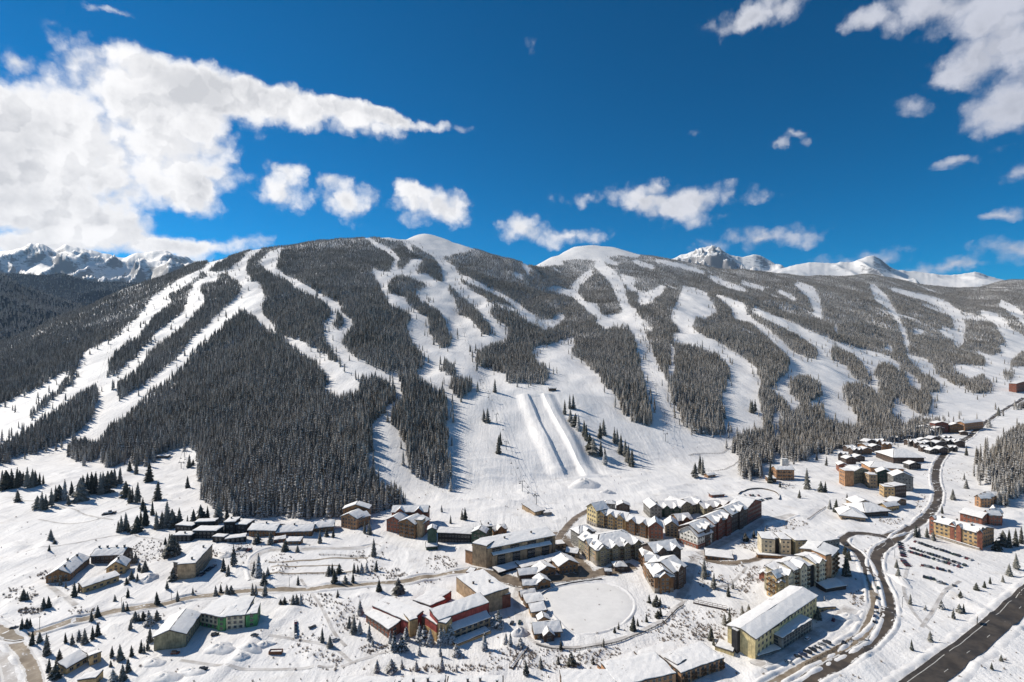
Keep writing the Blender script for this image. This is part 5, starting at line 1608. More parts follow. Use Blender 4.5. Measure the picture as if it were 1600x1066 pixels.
# lift base
B_ = Building('lift_station', 'long sloping lift terminal with a white roof at the piste foot', 'lift station', 840, 800)
B_.block((836, 806), (850, 803), 6, 22, 'shed', 3.5, 'tan', 1, None, over=0.8, snow=0.4)
B_.block((850, 806), (862, 805), 4, 8, 'flat', 0, 'grey', 1, None, over=0.5)

# ------------------------------------------------------------------ single trees of the valley and the lower pistes
def zz(ox, oy, s, lst):
    return [(ox + x / s, oy + y / s, h / s) for x, y, h in lst]


TREES = []
TREES += zz(0, 690, 5.922, [(20, 430, 150), (60, 440, 160), (110, 420, 150), (155, 430, 170), (180, 410, 130), (215, 400, 110), (250, 430, 190), (300, 420, 150), (330, 410, 130), (365, 400, 100), (400, 395, 80), (165, 560, 100), (350, 620, 110), (385, 630, 150), (420, 635, 130),
    (475, 600, 150), (515, 560, 140), (555, 540, 130), (600, 540, 170), (635, 590, 90), (665, 510, 130), (745, 545, 210), (770, 500, 170), (810, 490, 190), (850, 480, 190), (880, 480, 180), (930, 490, 180), (960, 480, 200), (990, 470, 200), (1030, 420, 140), (1060, 400, 140), (1110, 390, 140),
    (1380, 370, 240), (1420, 190, 120), (1165, 510, 130), (1200, 570, 140), (1270, 570, 170), (1225, 560, 130), (1320, 640, 110), (1345, 780, 180), (1305, 770, 120), (1410, 680, 120), (1450, 810, 150), (1500, 800, 140), (1545, 790, 230), (1125, 840, 140), (1165, 820, 150), (1190, 840, 80), (1265, 840, 140),
    (1095, 840, 100), (470, 910, 90), (505, 945, 40), (455, 1010, 50), (1460, 540, 160)])
TREES += zz(130, 690, 5.922, [(965, 430, 100), (980, 240, 110), (1015, 220, 50), (830, 790, 150), (890, 780, 150), (965, 770, 80), (1020, 770, 130), (1090, 740, 140), (1150, 740, 130), (1250, 750, 200), (1330, 720, 100), (1395, 710, 60), (430, 270, 90), (490, 300, 120), (840, 1040, 160), (800, 980, 120), (760, 950, 60)])
TREES += zz(0, 920, 6.154, [(225, 105, 95), (265, 110, 80), (420, 190, 100), (470, 180, 100), (210, 390, 100), (260, 380, 90), (290, 370, 80), (940, 270, 100), (880, 315, 100), (1105, 120, 60), (1230, 85, 85), (1185, 220, 90), (1225, 210, 70), (1510, 150, 110), (1300, 310, 90), (1335, 315, 80), (1380, 300, 80), (1435, 350, 130),
    (1510, 305, 95), (1255, 390, 90), (890, 490, 120), (940, 450, 110), (630, 520, 90), (695, 540, 100), (760, 500, 100), (815, 525, 130), (310, 540, 120), (380, 510, 90), (450, 640, 190), (570, 700, 110), (470, 800, 120), (530, 860, 140), (1440, 510, 120), (1075, 660, 100), (1155, 690, 140), (1265, 650, 100), (1355, 610, 110),
    (1385, 620, 80), (1420, 590, 80), (1065, 750, 50), (1230, 800, 120), (1180, 880, 140), (1090, 890, 110)])
TREES += zz(60, 790, 6.6625, [(970, 600, 130), (1010, 600, 110), (1050, 680, 90), (1110, 690, 110), (230, 830, 80), (285, 860, 60), (375, 950, 140), (420, 900, 80), (970, 770, 90), (1030, 790, 80), (920, 820, 70), (1400, 780, 120), (1340, 870, 80), (1380, 520, 200), (1440, 500, 150)])
TREES += zz(260, 770, 5.714, [(30, 540, 150), (90, 560, 130), (810, 450, 90), (930, 460, 110), (1060, 520, 100), (1170, 530, 60), (820, 745, 180), (780, 740, 120), (870, 820, 110), (880, 920, 110), (905, 740, 70), (1175, 825, 80), (440, 920, 85), (485, 890, 70), (540, 915, 90), (580, 910, 80), (770, 915, 100), (800, 915, 90), (100, 970, 90),
    (235, 910, 60), (510, 700, 110), (550, 740, 90), (600, 650, 170), (1130, 995, 80), (1200, 1000, 90), (1165, 990, 80), (1450, 740, 90), (1500, 800, 110), (1480, 730, 90), (1540, 720, 80), (1370, 450, 100), (1490, 400, 80), (1430, 390, 70)])
TREES += zz(400, 820, 6.66, [(880, 505, 70), (930, 605, 80), (1010, 605, 100), (1020, 500, 100), (1060, 500, 80), (1100, 505, 100), (1150, 490, 90), (1225, 330, 170), (1250, 480, 100), (1280, 690, 110), (1480, 710, 140), (1525, 715, 80), (850, 750, 70), (295, 825, 70), (255, 825, 40), (1130, 90, 120), (1180, 100, 130)])
TREES += zz(400, 930, 6.667, [(690, 490, 140), (970, 340, 110), (1020, 400, 170), (1080, 400, 130), (1180, 470, 150), (1215, 530, 90), (1440, 590, 200), (1520, 580, 150), (1400, 500, 120), (1260, 800, 120), (1410, 800, 130), (1520, 770, 100), (770, 540, 110)])
TREES += zz(540, 880, 5.714, [(400, 710, 110), (540, 690, 120), (660, 700, 150), (700, 710, 140), (755, 730, 130), (850, 730, 160), (930, 710, 150), (880, 720, 130), (990, 825, 100), (845, 830, 90), (660, 820, 80), (1240, 775, 150), (1360, 570, 140), (1430, 720, 90), (1470, 740, 110), (1560, 750, 80), (630, 960, 90), (860, 960, 120), (990, 970, 60), (130, 460, 120)])
TREES += zz(760, 880, 5.714, [(1310, 600, 120), (1350, 560, 60), (1430, 525, 70), (1455, 355, 70), (1515, 380, 90), (1550, 370, 60), (1530, 490, 70), (1555, 475, 70), (1180, 590, 60), (1145, 620, 50), (665, 770, 80), (1045, 745, 70), (485, 940, 100), (760, 910, 110), (355, 1000, 120), (640, 900, 70), (950, 900, 60)])
TREES += zz(1000, 880, 5.0, [(555, 600, 100), (700, 490, 130), (660, 480, 80), (575, 640, 60), (575, 200, 110), (500, 120, 150), (690, 260, 80), (725, 200, 60), (800, 430, 90), (850, 420, 90), (1390, 440, 90), (1440, 310, 50)])
TREES += zz(1280, 800, 4.006, [(605, 155, 70), (625, 158, 60), (675, 160, 60), (715, 180, 60), (485, 350, 50), (495, 415, 60), (570, 580, 60), (765, 605, 50), (840, 670, 60), (880, 630, 50), (905, 630, 50), (665, 615, 20), (695, 810, 60), (580, 865, 60), (985, 490, 45), (1035, 475, 40), (1070, 450, 40), (885, 535, 40), (1150, 440, 40), (1190, 400, 70),
    (1235, 360, 90), (1140, 935, 40), (1080, 985, 25), (1155, 215, 90), (1190, 220, 100), (1230, 215, 100), (1265, 200, 100), (1110, 240, 60), (170, 400, 140), (160, 270, 60), (185, 300, 60)])
TREES += zz(1380, 740, 5.92, [(645, 240, 90), (545, 370, 70), (770, 140, 80), (750, 60, 60)])
TREES += zz(1060, 640, 5.922, [(200, 590, 190), (1190, 740, 180), (1320, 760, 90), (1360, 765, 90), (1460, 950, 110), (1400, 920, 80), (1560, 840, 60), (1120, 820, 70), (1370, 520, 80), (850, 680, 190), (1280, 470, 70), (940, 720, 50)])
TREES += zz(700, 560, 4.44, [(325, 235, 95), (250, 440, 80), (275, 445, 90), (350, 660, 140), (362, 600, 80), (810, 390, 120), (845, 350, 110), (870, 350, 110), (850, 440, 80), (880, 470, 80), (905, 500, 110), (945, 540, 140), (960, 570, 110), (985, 640, 120), (1010, 670, 130), (1055, 560, 160), (1080, 530, 130), (1090, 740, 170), (1060, 680, 100),
    (1155, 590, 140), (1175, 600, 170), (1200, 640, 180), (1230, 680, 200), (1250, 720, 120), (1275, 750, 140), (1195, 660, 90)])
TREES += [(1175, 645, 22), (1173, 642, 16), (1180, 644, 20), (722, 812, 14), (727, 813, 18), (704, 818, 12), (1101, 838, 14), (1165, 845, 12), (1178, 840, 11), (1196, 836, 12), (1086, 745, 20), (1455, 700, 10), (1476, 690, 9), (690, 800, 10), (1098, 742, 24), (1510, 712, 14), (1545, 668, 12), (1560, 650, 13), (1567, 652, 11)]

LM = [('V-shaped brown lodge', 150, 885), ('tan box apartment block', 305, 890), ('black stepped townhouses', 325, 838), ('three timber lodges', 455, 832), ('beige and green lodge', 320, 985), ('slant roofed ochre house', 132, 1045), ('stepped orange chalet', 555, 818), ('red brown gabled lodge', 640, 828),
      ('dark green lodge', 715, 842), ('tan condominium', 810, 868), ('red and tan hotel', 685, 975), ('frozen pond', 915, 950), ('pale yellow hotel', 1205, 1000), ('stepped cream condominium', 1255, 912), ('big stone hotel', 955, 865), ('steep roofed corner lodge', 1040, 900), ('long dark red lodge', 1130, 830),
      ('halfpipe', 865, 680), ('lone orange chalet', 1227, 740), ('conference centre', 1350, 803), ('golden brown condominium', 1500, 842), ('large car park', 1450, 890), ('highway bend', 1545, 1000), ('snow groomer', 171, 797), ('cabin at the wood edge', 252, 714), ('road junction', 25, 995),
      ('low ochre chalet', 165, 908), ('dirt terraces', 490, 886), ('orange terrace apartments', 1050, 1060), ('upper village halls', 1410, 720), ('footpath below the hotel', 590, 1030), ('brush by the creek', 1100, 960), ('open field', 40, 830)]


def adj(px, py):
    """the closest landmark and which side of it a spot lies on"""
    best = min(LM, key=lambda q: (q[1] - px) ** 2 + 2.5 * (q[2] - py) ** 2)
    dx, dy = px - best[1], (py - best[2]) * 1.6
    side_ = ('left of' if dx < 0 else 'right of') if abs(dx) > abs(dy) else ('behind' if dy < 0 else 'in front of')
    return best, side_, math.hypot(dx, dy)


uniq = []
for t in TREES:
    if all((t[0] - q[0]) ** 2 + ((t[1] - q[1]) * 1.5) ** 2 > 9 for q in uniq):
        uniq.append(t)
TREES = uniq[:330]
rec = {}
for i, (px, py, h) in enumerate(TREES):
    best, side_, dist = adj(px, py)
    rec.setdefault((best[0], side_), []).append((dist, i))
rank = {}
for key, lst in rec.items():
    for k, (dist, i) in enumerate(sorted(lst)):
        rank[i] = (key, k, len(lst))
trnd = random.Random(21)
ords2 = ['closest'] + [o + ' closest' for o in ords[1:]]
for i, (px, py, hpx) in enumerate(TREES):
    p = at(px, py)
    H = max(4.0, min(27.0, hpx * p.y / F * 1.15))
    k = trnd.choice([0, 0, 1, 2, 4, 3, 5]) if hpx > 8 else trnd.choice([1, 3, 5])
    snowy = (px > 560 and py > 940 and px < 820) or trnd.random() < 0.06
    (lm, side_), r_, n_ = rank[i]
    size = 'tall' if H > 17 else 'small' if H < 9.5 else 'mid-sized'
    which = ('the only one %s the %s' % (side_, lm)) if n_ == 1 else '%s of those %s the %s' % (ords2[min(r_, 19)], side_, lm)
    o = thing('spruce_tree', '%s %sspruce, %s' % (size, 'snow-dusted ' if snowy else '', which), 'tree', (p.x, p.y, p.z - 0.1), trnd.uniform(0, 6.28), 'single spruces of the valley')
    wd = H * trnd.uniform(1.05, 1.5) * (1.15 if H < 12 else 1.0)
    c = link('crown', SPRUCES[k][1 if snowy else 0], o)
    t = link('trunk', SPRUCES[k][2], o)
    for q in (c, t):
        q.scale = (wd, wd, H)

# willow scrub along the creek and on the banks
def twig_mesh(seed):
    r = random.Random(seed)
    V, Fc = [], []
    for k in range(34):
        a, ln = r.uniform(0, 6.28), r.uniform(0.5, 1.0)
        sp = r.uniform(0.15, 0.55) * ln
        x0, y0 = r.uniform(-.2, .2), r.uniform(-.2, .2)
        x1, y1 = x0 + math.cos(a) * sp, y0 + math.sin(a) * sp
        b = a + r.uniform(0.8, 2.2)
        w = 0.035
        i = len(V)
        V += [(x0 - math.cos(b) * w, y0 - math.sin(b) * w, -0.1), (x0 + math.cos(b) * w, y0 + math.sin(b) * w, -0.1), (x1, y1, ln),
              (x0 * .5 + x1 * .5 + 0.16 * math.cos(b), y0 * .5 + y1 * .5 + 0.16 * math.sin(b), ln * 0.8), ((x0 + x1) / 2, (y0 + y1) / 2, ln * 0.45), ((x0 + x1) / 2 + 0.03, (y0 + y1) / 2, ln * 0.5)]
        Fc += [(i, i + 1, i + 2), (i + 4, i + 5, i + 3)]
    return V, Fc


TWIG = mat('willow_twigs', (0.34, 0.285, 0.24), 0.9, 0.2, 0.3)
scrub_col = bpy.data.collections.new('scrub_sources')
for s in range(4):
    V, Fc = twig_mesh(s)
    scrub_col.objects.link(bpy.data.objects.new('willow_bush_%d' % s, mesh('willow_bush', V, Fc, [TWIG])))
SCRUB = [(235, 862, 32, 20, 60), (30, 930, 30, 14, 26), (48, 955, 20, 5, 30), (590, 895, 40, 10, 40), (500, 938, 50, 10, 40), (640, 905, 40, 10, 50), (860, 1030, 60, 16, 60), (960, 1030, 70, 18, 70), (1060, 985, 50, 20, 60), (1110, 990, 30, 14, 40), (1160, 905, 14, 25, 50),
         (1120, 910, 30, 14, 36), (1100, 890, 14, 14, 24), (1175, 850, 20, 12, 36), (530, 965, 30, 24, 36), (590, 1015, 30, 8, 30), (700, 1045, 90, 6, 50), (1150, 960, 30, 8, 26), (1340, 935, 14, 14, 20), (690, 880, 26, 12, 40), (440, 880, 26, 14, 30), (1200, 830, 22, 8, 24), (1240, 820, 22, 8, 26), (1170, 800, 20, 8, 22),
         (1390, 812, 22, 8, 26), (1440, 790, 10, 20, 18), (1230, 760, 14, 5, 14), (1185, 898, 16, 14, 36), (70, 900, 12, 8, 14), (1480, 735, 40, 20, 26), (130, 955, 30, 6, 12), (1560, 780, 20, 20, 20), (800, 1030, 40, 18, 30), (575, 870, 30, 10, 26), (520, 1035, 26, 14, 22), (735, 905, 14, 10, 26), (1560, 700, 30, 20, 18), (1350, 870, 50, 40, 20),
         (380, 862, 18, 14, 24), (340, 865, 12, 6, 14), (1060, 960, 60, 10, 36), (480, 1010, 30, 20, 20)]
sp_, sh_ = [], []
srs = np.random.RandomState(8)
for cx, cy_, rx, ry, n in SCRUB:
    for k in range(int(n * 2.2)):
        a, rr = srs.uniform(0, 6.28), math.sqrt(srs.rand())
        p = at(round((cx + math.cos(a) * rr * rx) * 2) / 2, cy_ + math.sin(a) * rr * ry)
        sp_.append((p.x, p.y, p.z))
        sh_.append(srs.uniform(0.6, 1.8))
for k in range(700):
    p = at(round(srs.uniform(0, 1600)), srs.uniform(760, 1066))
    sp_.append((p.x, p.y, p.z))
    sh_.append(srs.uniform(0.5, 1.6))
sp_, sh_ = np.array(sp_), np.array(sh_)
clear = np.ones(len(sp_), bool)
for S_ in SITES:
    for cx, cy_, rr, ang, w, d, ax, ay in S_[6:]:
        lx = (sp_[:, 0] - ax) * math.cos(ang) + (sp_[:, 1] - ay) * math.sin(ang)
        ly = -(sp_[:, 0] - ax) * math.sin(ang) + (sp_[:, 1] - ay) * math.cos(ang)
        clear &= ~((lx > -1.5) & (lx < w + 1.5) & (ly > -1.5) & (ly < d + 1.5))
for L, w in ROAD_XY:
    for i0 in range(0, len(L), 2):
        clear &= (sp_[:, 0] - L[i0, 0]) ** 2 + (sp_[:, 1] - L[i0, 1]) ** 2 > (w / 2 + 1.2) ** 2
sp_, sh_ = sp_[clear], sh_[clear]
sm = bpy.data.meshes.new('willow_scrub')
sm.vertices.add(len(sp_))
sm.vertices.foreach_set('co', sp_.ravel())
n = len(sp_)
for nm, ty, dat in (('tall', 'FLOAT', sh_), ('wide', 'FLOAT', sh_ * srs.uniform(1.0, 1.7, n)), ('turn', 'FLOAT', srs.uniform(0, 6.28, n)), ('sort', 'INT', srs.randint(0, 4, n))):
    at_ = sm.attributes.new(nm, ty, 'POINT')
    at_.data.foreach_set('value', dat.astype(np.int32 if ty == 'INT' else np.float32))
scrub = tag(link('shrubbery', sm), 'bare brown willow scrub sticking out of the valley snow', 'scrub', kind='stuff')
g2 = gt.copy()
for nd in g2.nodes:
    if nd.bl_idname == 'GeometryNodeCollectionInfo':
        nd.inputs['Collection'].default_value = scrub_col
scrub.modifiers.new('scatter', 'NODES').node_group = g2

# ------------------------------------------------------------------ cars
def prism(profile, half, inset=0.0):
    """side profile (x, z) pushed out to both sides; upper points drawn in by inset"""
    zmax = max(z for _, z in profile)
    zmin = min(z for _, z in profile)
    V, n = [], len(profile)
    for s in (-1, 1):
        for x, z in profile:
            V.append((x, s * (half - inset * (z - zmin) / (zmax - zmin)), z))
    Fc = [tuple(range(n))[::-1], tuple(range(n, 2 * n))] + [(i, (i + 1) % n, n + (i + 1) % n, n + i) for i in range(n)]
    return V, Fc


def wheel_mesh():
    V, Fc, n = [], [], 12
    for y in (-0.11, 0.11):
        for k in range(n):
            a = 2 * math.pi * k / n
            V.append((0.33 * math.cos(a), y, 0.33 * math.sin(a)))
    Fc = [tuple(range(n))[::-1], tuple(range(n, 2 * n))] + [(i, (i + 1) % n, n + (i + 1) % n, n + i) for i in range(n)]
    return mesh('wheel', V, Fc, [mat('tyre', (0.02, 0.02, 0.02), 0.9)])


WHEEL = wheel_mesh()
CARS = {'sedan': ([(-2.3, .35), (2.3, .35), (2.32, .72), (1.4, .92), (-1.75, .95), (-2.3, .85)], [(-1.6, .93), (1.0, .93), (.35, 1.42), (-1.0, 1.44)]),
        'wagon': ([(-2.35, .38), (2.3, .38), (2.32, .85), (1.35, 1.02), (-2.32, 1.05)], [(-2.25, 1.03), (1.0, 1.03), (.4, 1.66), (-2.0, 1.70)])}
PAINT = {'black': (0.012, 0.012, 0.014), 'dark grey': (0.06, 0.062, 0.066), 'dark blue': (0.02, 0.035, 0.09), 'dark red': (0.14, 0.015, 0.015), 'silver': (0.32, 0.33, 0.34), 'white': (0.62, 0.62, 0.62), 'dark green': (0.02, 0.05, 0.035)}
CARMESH = {}
for kd, (bp_, cp_) in CARS.items():
    V, Fc = prism(cp_, 0.80, 0.16)
    cab = mesh('cabin', V, Fc, [GLASS])
    z = max(q[1] for q in cp_)
    xs = sorted(q[0] for q in cp_)
    top = [q for q in cp_ if q[1] > z - 0.1]
    V, Fc = box_vf(min(q[0] for q in top) - .05, max(q[0] for q in top) + .05, -0.64, 0.64, z - 0.06, z + 0.03)
    for cn, cc in PAINT.items():
        Vb, Fb = prism(bp_, 0.91, 0.06)
        CARMESH[kd, cn] = (mesh('car_body', Vb, Fb, [mat('paint_' + cn.replace(' ', '_'), cc, 0.3, 0.05, 0.3, spec=0.5)]), cab, mesh('car_roof', V, Fc, [mat('paint_' + cn.replace(' ', '_'), cc)]), mesh('car_roof_snow', V, Fc, [ROOFSNOW]))
crnd = random.Random(12)


def car(px, py, heading, label, group, cn=None, kd=None):
    p = at(px, py)
    cn = cn or crnd.choice(['black', 'black', 'dark grey', 'dark grey', 'dark blue', 'dark red', 'silver', 'white', 'dark green'])
    kd = kd or crnd.choice(['sedan', 'wagon', 'wagon'])
    o = thing('parked_car', label % cn, 'car', (p.x, p.y, p.z + 0.12), heading, group)
    bm_, cab, rf, rfs = CARMESH[kd, cn]
    link('body', bm_, o)
    link('cabin', cab, o)
    link('roof', rfs if crnd.random() < 0.22 else rf, o)
    for x in (-1.4, 1.4):
        for y in (-0.84, 0.84):
            link('wheel', WHEEL, o, (x, y, 0.33))
    return o


def car_row(a, b, n, name, turn=0.0, skip=0.22, grp='cars in the large car park', **kw):
    A, Bp = at(*a), at(*b)
    ang = math.atan2(Bp.y - A.y, Bp.x - A.x)
    k_ = 0
    for i in range(n):
        t = i / max(1, n - 1)
        if crnd.random() < skip and 0 < i < n - 1:
            continue
        px, py = a[0] + (b[0] - a[0]) * t, a[1] + (b[1] - a[1]) * t
        car(px, py, ang + math.pi / 2 + turn + crnd.uniform(-.06, .06), '%s car, ' + '%s from the %s in %s' % (ords[min(k_, 19)], 'left' if b[0] - a[0] > abs(b[1] - a[1]) else 'top', name), grp, **kw)
        k_ += 1


def q(x, y, ox=1380, oy=740, s=5.92):
    return (ox + x / s, oy + y / s)


car_row(q(300, 636), q(812, 802), 19, 'the top row of the large car park')
car_row(q(262, 694), q(752, 852), 18, 'the second row of the large car park')
car_row(q(245, 728), q(700, 866), 17, 'the third row of the large car park')
car_row(q(362, 852), q(612, 908), 10, 'the fourth row of the large car park')
car_row(q(380, 962), q(470, 982), 4, 'the lowest car park row, roadward part')
car_row(q(502, 1006), q(652, 1038), 6, 'the lowest car park row, far part')
car_row(q(158, 650), q(188, 770), 7, 'the slanted roadside car park column', 0.3)
car_row(q(175, 800), q(226, 858), 4, 'the short slanted car park corner group', 0.3)
car_row(q(612, 795, 1060, 640, 5.922), q(742, 800, 1060, 640, 5.922), 6, 'the upper row of the round car park', grp='cars in the round car park')
car_row(q(752, 845, 1060, 640, 5.922), q(852, 825, 1060, 640, 5.922), 6, 'the lower row of the round car park', grp='cars in the round car park')
car_row(q(655, 505, 260, 770, 5.714), q(742, 515, 260, 770, 5.714), 4, 'the row by the timber lodges', skip=0, grp='cars by the timber lodges')
car_row(q(300, 745, 260, 770, 5.714), q(420, 660, 260, 770, 5.714), 7, 'the shaded row beside the tan apartment block', skip=0.2, grp='cars beside the tan apartment block')
car_row((462, 974), (462, 994), 5, 'the short column by the green lodge', math.pi / 2, 0, grp='cars by the green walled lodge')
car_row((1372, 920), (1366, 972), 8, 'the line along the lodge drive', math.pi / 2, 0.1, grp='cars along the lodge drive')
car_row((1322, 852), (1322, 872), 4, 'the shaded column beside the cream condominium', math.pi / 2, 0, grp='cars beside the cream condominium')
car_row((1232, 1036), (1292, 1005), 9, 'the row below the pale yellow hotel', 0.2, 0.15, grp='cars below the yellow hotel')
for px, py, hd, lb in ((336, 993, 0.4, '%s car alone in the shade of the green walled lodge'), (274, 1022, 0.1, '%s car at the gable end of the green walled lodge'), (398, 994, 0.0, '%s car parked before the bright green wall'), (318, 1047, 0.3, '%s car between snow heaps below the green walled lodge'),
                       (488, 981, 0.8, '%s car by the brush right of the short car column'), (524, 1001, 0.7, '%s car near the lone spruce left of the red hotel'), (1302, 970, 0.9, '%s car alone in the lot above the yellow hotel'), (800, 975, 1.2, '%s car in the lane between red hotel and pond huts'),
                       (812, 974, 1.4, '%s car closest to the pond kiosk'), (22, 982, 0.3, '%s car driving past the road junction'), (1354, 1002, 0.8, '%s car on the sanded lodge drive bend'), (1318, 1006, 0.8, '%s car halfway down the lodge drive'), (1262, 1000, 0.6, '%s car close to the side wing of the yellow hotel')):
    car(px, py, hd, lb, None)

# ------------------------------------------------------------------ lifts
STEEL = mat('galvanised_steel', (0.20, 0.205, 0.21), 0.5, 0.1, spec=0.5)
DARKSTEEL = mat('dark_steel', (0.04, 0.04, 0.045), 0.6, 0.1)


def tube(pts, r, n=6):
    """straight-sided tube through points"""
    V, Fc = [], []
    pts = [Vector(p) for p in pts]
    for i, p in enumerate(pts):
        d = (pts[min(i + 1, len(pts) - 1)] - pts[max(i - 1, 0)]).normalized()
        u = d.orthogonal().normalized()
        v = d.cross(u)
        for k in range(n):
            a = 2 * math.pi * k / n
            V.append(p + u * math.cos(a) * r + v * math.sin(a) * r)
    for i in range(len(pts) - 1):
        for k in range(n):
            a, b = i * n + k, i * n + (k + 1) % n
            Fc.append((a, b, b + n, a + n))
    Fc += [tuple(range(n))[::-1], tuple(range((len(pts) - 1) * n, len(pts) * n))]
    return V, Fc


def lift(spots, hm, where, nchair):
    """a chairlift: towers, two ropes, chairs"""
    tops = []
    P3 = [at(*s) for s in spots]
    for i, p in enumerate(P3):
        d = (P3[min(i + 1, len(P3) - 1)] - P3[max(i - 1, 0)])
        rz = math.atan2(d.y, d.x)
        o = thing('lift_tower', 'steel chairlift tower with a crossarm, %s uphill from the foot of %s' % (ords[i], where), 'lift tower', (p.x, p.y, p.z - 0.3), rz, 'towers of ' + where)
        V, Fc = tube([(0, 0, 0), (0, 0, hm)], 0.42, 8)
        link('mast', mesh('mast', V, Fc, [STEEL]), o)
        V, Fc = box_vf(-0.3, 0.3, -3.3, 3.3, hm - 0.3, hm + 0.3)
        link('crossarm', mesh('crossarm', V, Fc, [STEEL]), o)
        for s in (-1, 1):
            V, Fc = box_vf(-1.6, 1.6, s * 3.0 - 0.2, s * 3.0 + 0.2, hm - 0.9, hm - 0.35)
            link('sheave_train', mesh('sheave_train', V, Fc, [DARKSTEEL]), o)
        n_ = Vector((-math.sin(rz), math.cos(rz), 0))
        tops.append([Vector((p.x, p.y, p.z - 0.3 + hm - 0.3)) + n_ * s * 3.0 for s in (-1, 1)])
    ropes = []
    for s in (0, 1):
        pts_ = []
        for a, b in zip(tops[:-1], tops[1:]):
            for k in range(8):
                t = k / 8
                m_ = a[s].lerp(b[s], t)
                m_.z -= 4 * t * (1 - t) * 0.02 * (b[s] - a[s]).length
                pts_.append(m_)
        pts_.append(tops[-1][s])
        V, Fc = tube(pts_, 0.11, 4)
        tag(link('lift_cable', mesh('lift_cable', V, Fc, [DARKSTEEL])), '%s haul cable of %s' % ('uphill' if s else 'downhill', where), 'cable', 'cables of ' + where)
        ropes.append(pts_)
    for i in range(nchair):
        s = i % 2
        pts_ = ropes[s]
        p = pts_[int((i // 2 + 0.5 + 0.25 * s) / (nchair / 2 + 0.5) * (len(pts_) - 1))]
        rz = math.atan2(tops[1][0].y - tops[0][0].y, tops[1][0].x - tops[0][0].x) - math.pi / 2
        o = thing('lift_chair', 'empty lift chair, %s up on the %s cable of %s' % (ords[min(i // 2, 19)], 'uphill' if s else 'downhill', where), 'lift chair', (p.x, p.y, p.z), rz, 'chairs of ' + where)
        V, Fc = tube([(0, 0, 0), (0, 0.1, -1.2), (0, 0.1, -2.1)], 0.07, 5)
        link('hanger', mesh('hanger', V, Fc, [DARKSTEEL]), o)
        V, Fc = box_vf(-1.2, 1.2, -0.35, 0.25, -2.75, -2.6)
        link('seat', mesh('seat', V, Fc, [DARKSTEEL]), o)
        V, Fc = box_vf(-1.2, 1.2, 0.25, 0.38, -2.7, -1.9)
        link('backrest', mesh('backrest', V, Fc, [DARKSTEEL]), o)


lift([(838, 792), (816, 768), (791, 703), (776, 659), (764, 625), (751, 603), (738, 565), (726, 527), (713, 490), (700, 455)], 13, 'the middle chairlift', 30)
lift([(1040, 690), (1038, 658), (1025, 612), (1014, 572), (1003, 536), (993, 502), (982, 468)], 13, 'the strip chairlift', 24)
lift([(283, 732), (262, 640), (173, 536), (240, 478), (300, 420)][:1] + [(288, 715)], 9, 'the beginner lift', 4)
lift([(140, 640), (173, 545), (205, 512), (240, 480), (275, 445)], 12, 'the side run lift', 14)

# ------------------------------------------------------------------ halfpipe
b0, t0 = at(888, 726), at(836, 618)
ax_ = Vector((t0.x - b0.x, t0.y - b0.y, 0))
Ln = ax_.length
ax_.normalize()
cr_ = Vector((ax_.y, -ax_.x, 0))
us = np.linspace(-42, 42, 141)
vs = np.linspace(-0.20, 1.12, 150)
HX = b0.x + ax_.x * vs[:, None] * Ln + cr_.x * us[None, :]
HY = b0.y + ax_.y * vs[:, None] * Ln + cr_.y * us[None, :]
au = np.abs(us)
deck = 5.6
prof = np.where(au < 15.5, deck * (np.clip(au - 7, 0, 8.5) / 8.5) ** 2.2, np.where(au < 22, deck, deck * (1 - smooth01((au - 22) / 18))))
full = deck * (1 - smooth01((au - 22) / 18))
k1 = smooth01((1.03 - vs) / 0.06)[:, None]
k2 = smooth01((vs + 0.18) / 0.10)[:, None]
Hh = prof[None, :] * k1 * k2
Hh = Hh + full[None, :] * 0.35 * smooth01((vs - 0.96) / 0.04)[:, None] * smooth01((1.12 - vs) / 0.10)[:, None]
base = blur(ground_z(HX, HY), 16, 1)
HZ = base * 0.9 + ground_z(HX, HY) * 0.1 + Hh
edge_ = np.minimum(1, np.minimum(np.arange(141), 140 - np.arange(141)) / 4.0)[None, :] * np.minimum(1, np.minimum(np.arange(150), 149 - np.arange(150)) / 4.0)[:, None]
HZ = HZ * edge_ + (ground_z(HX, HY) - 0.8) * (1 - edge_)
tag(link('halfpipe', grid_mesh('halfpipe', HX, HY, HZ, SNOW)), 'long groomed snow halfpipe running down the open base of the middle face', 'halfpipe')

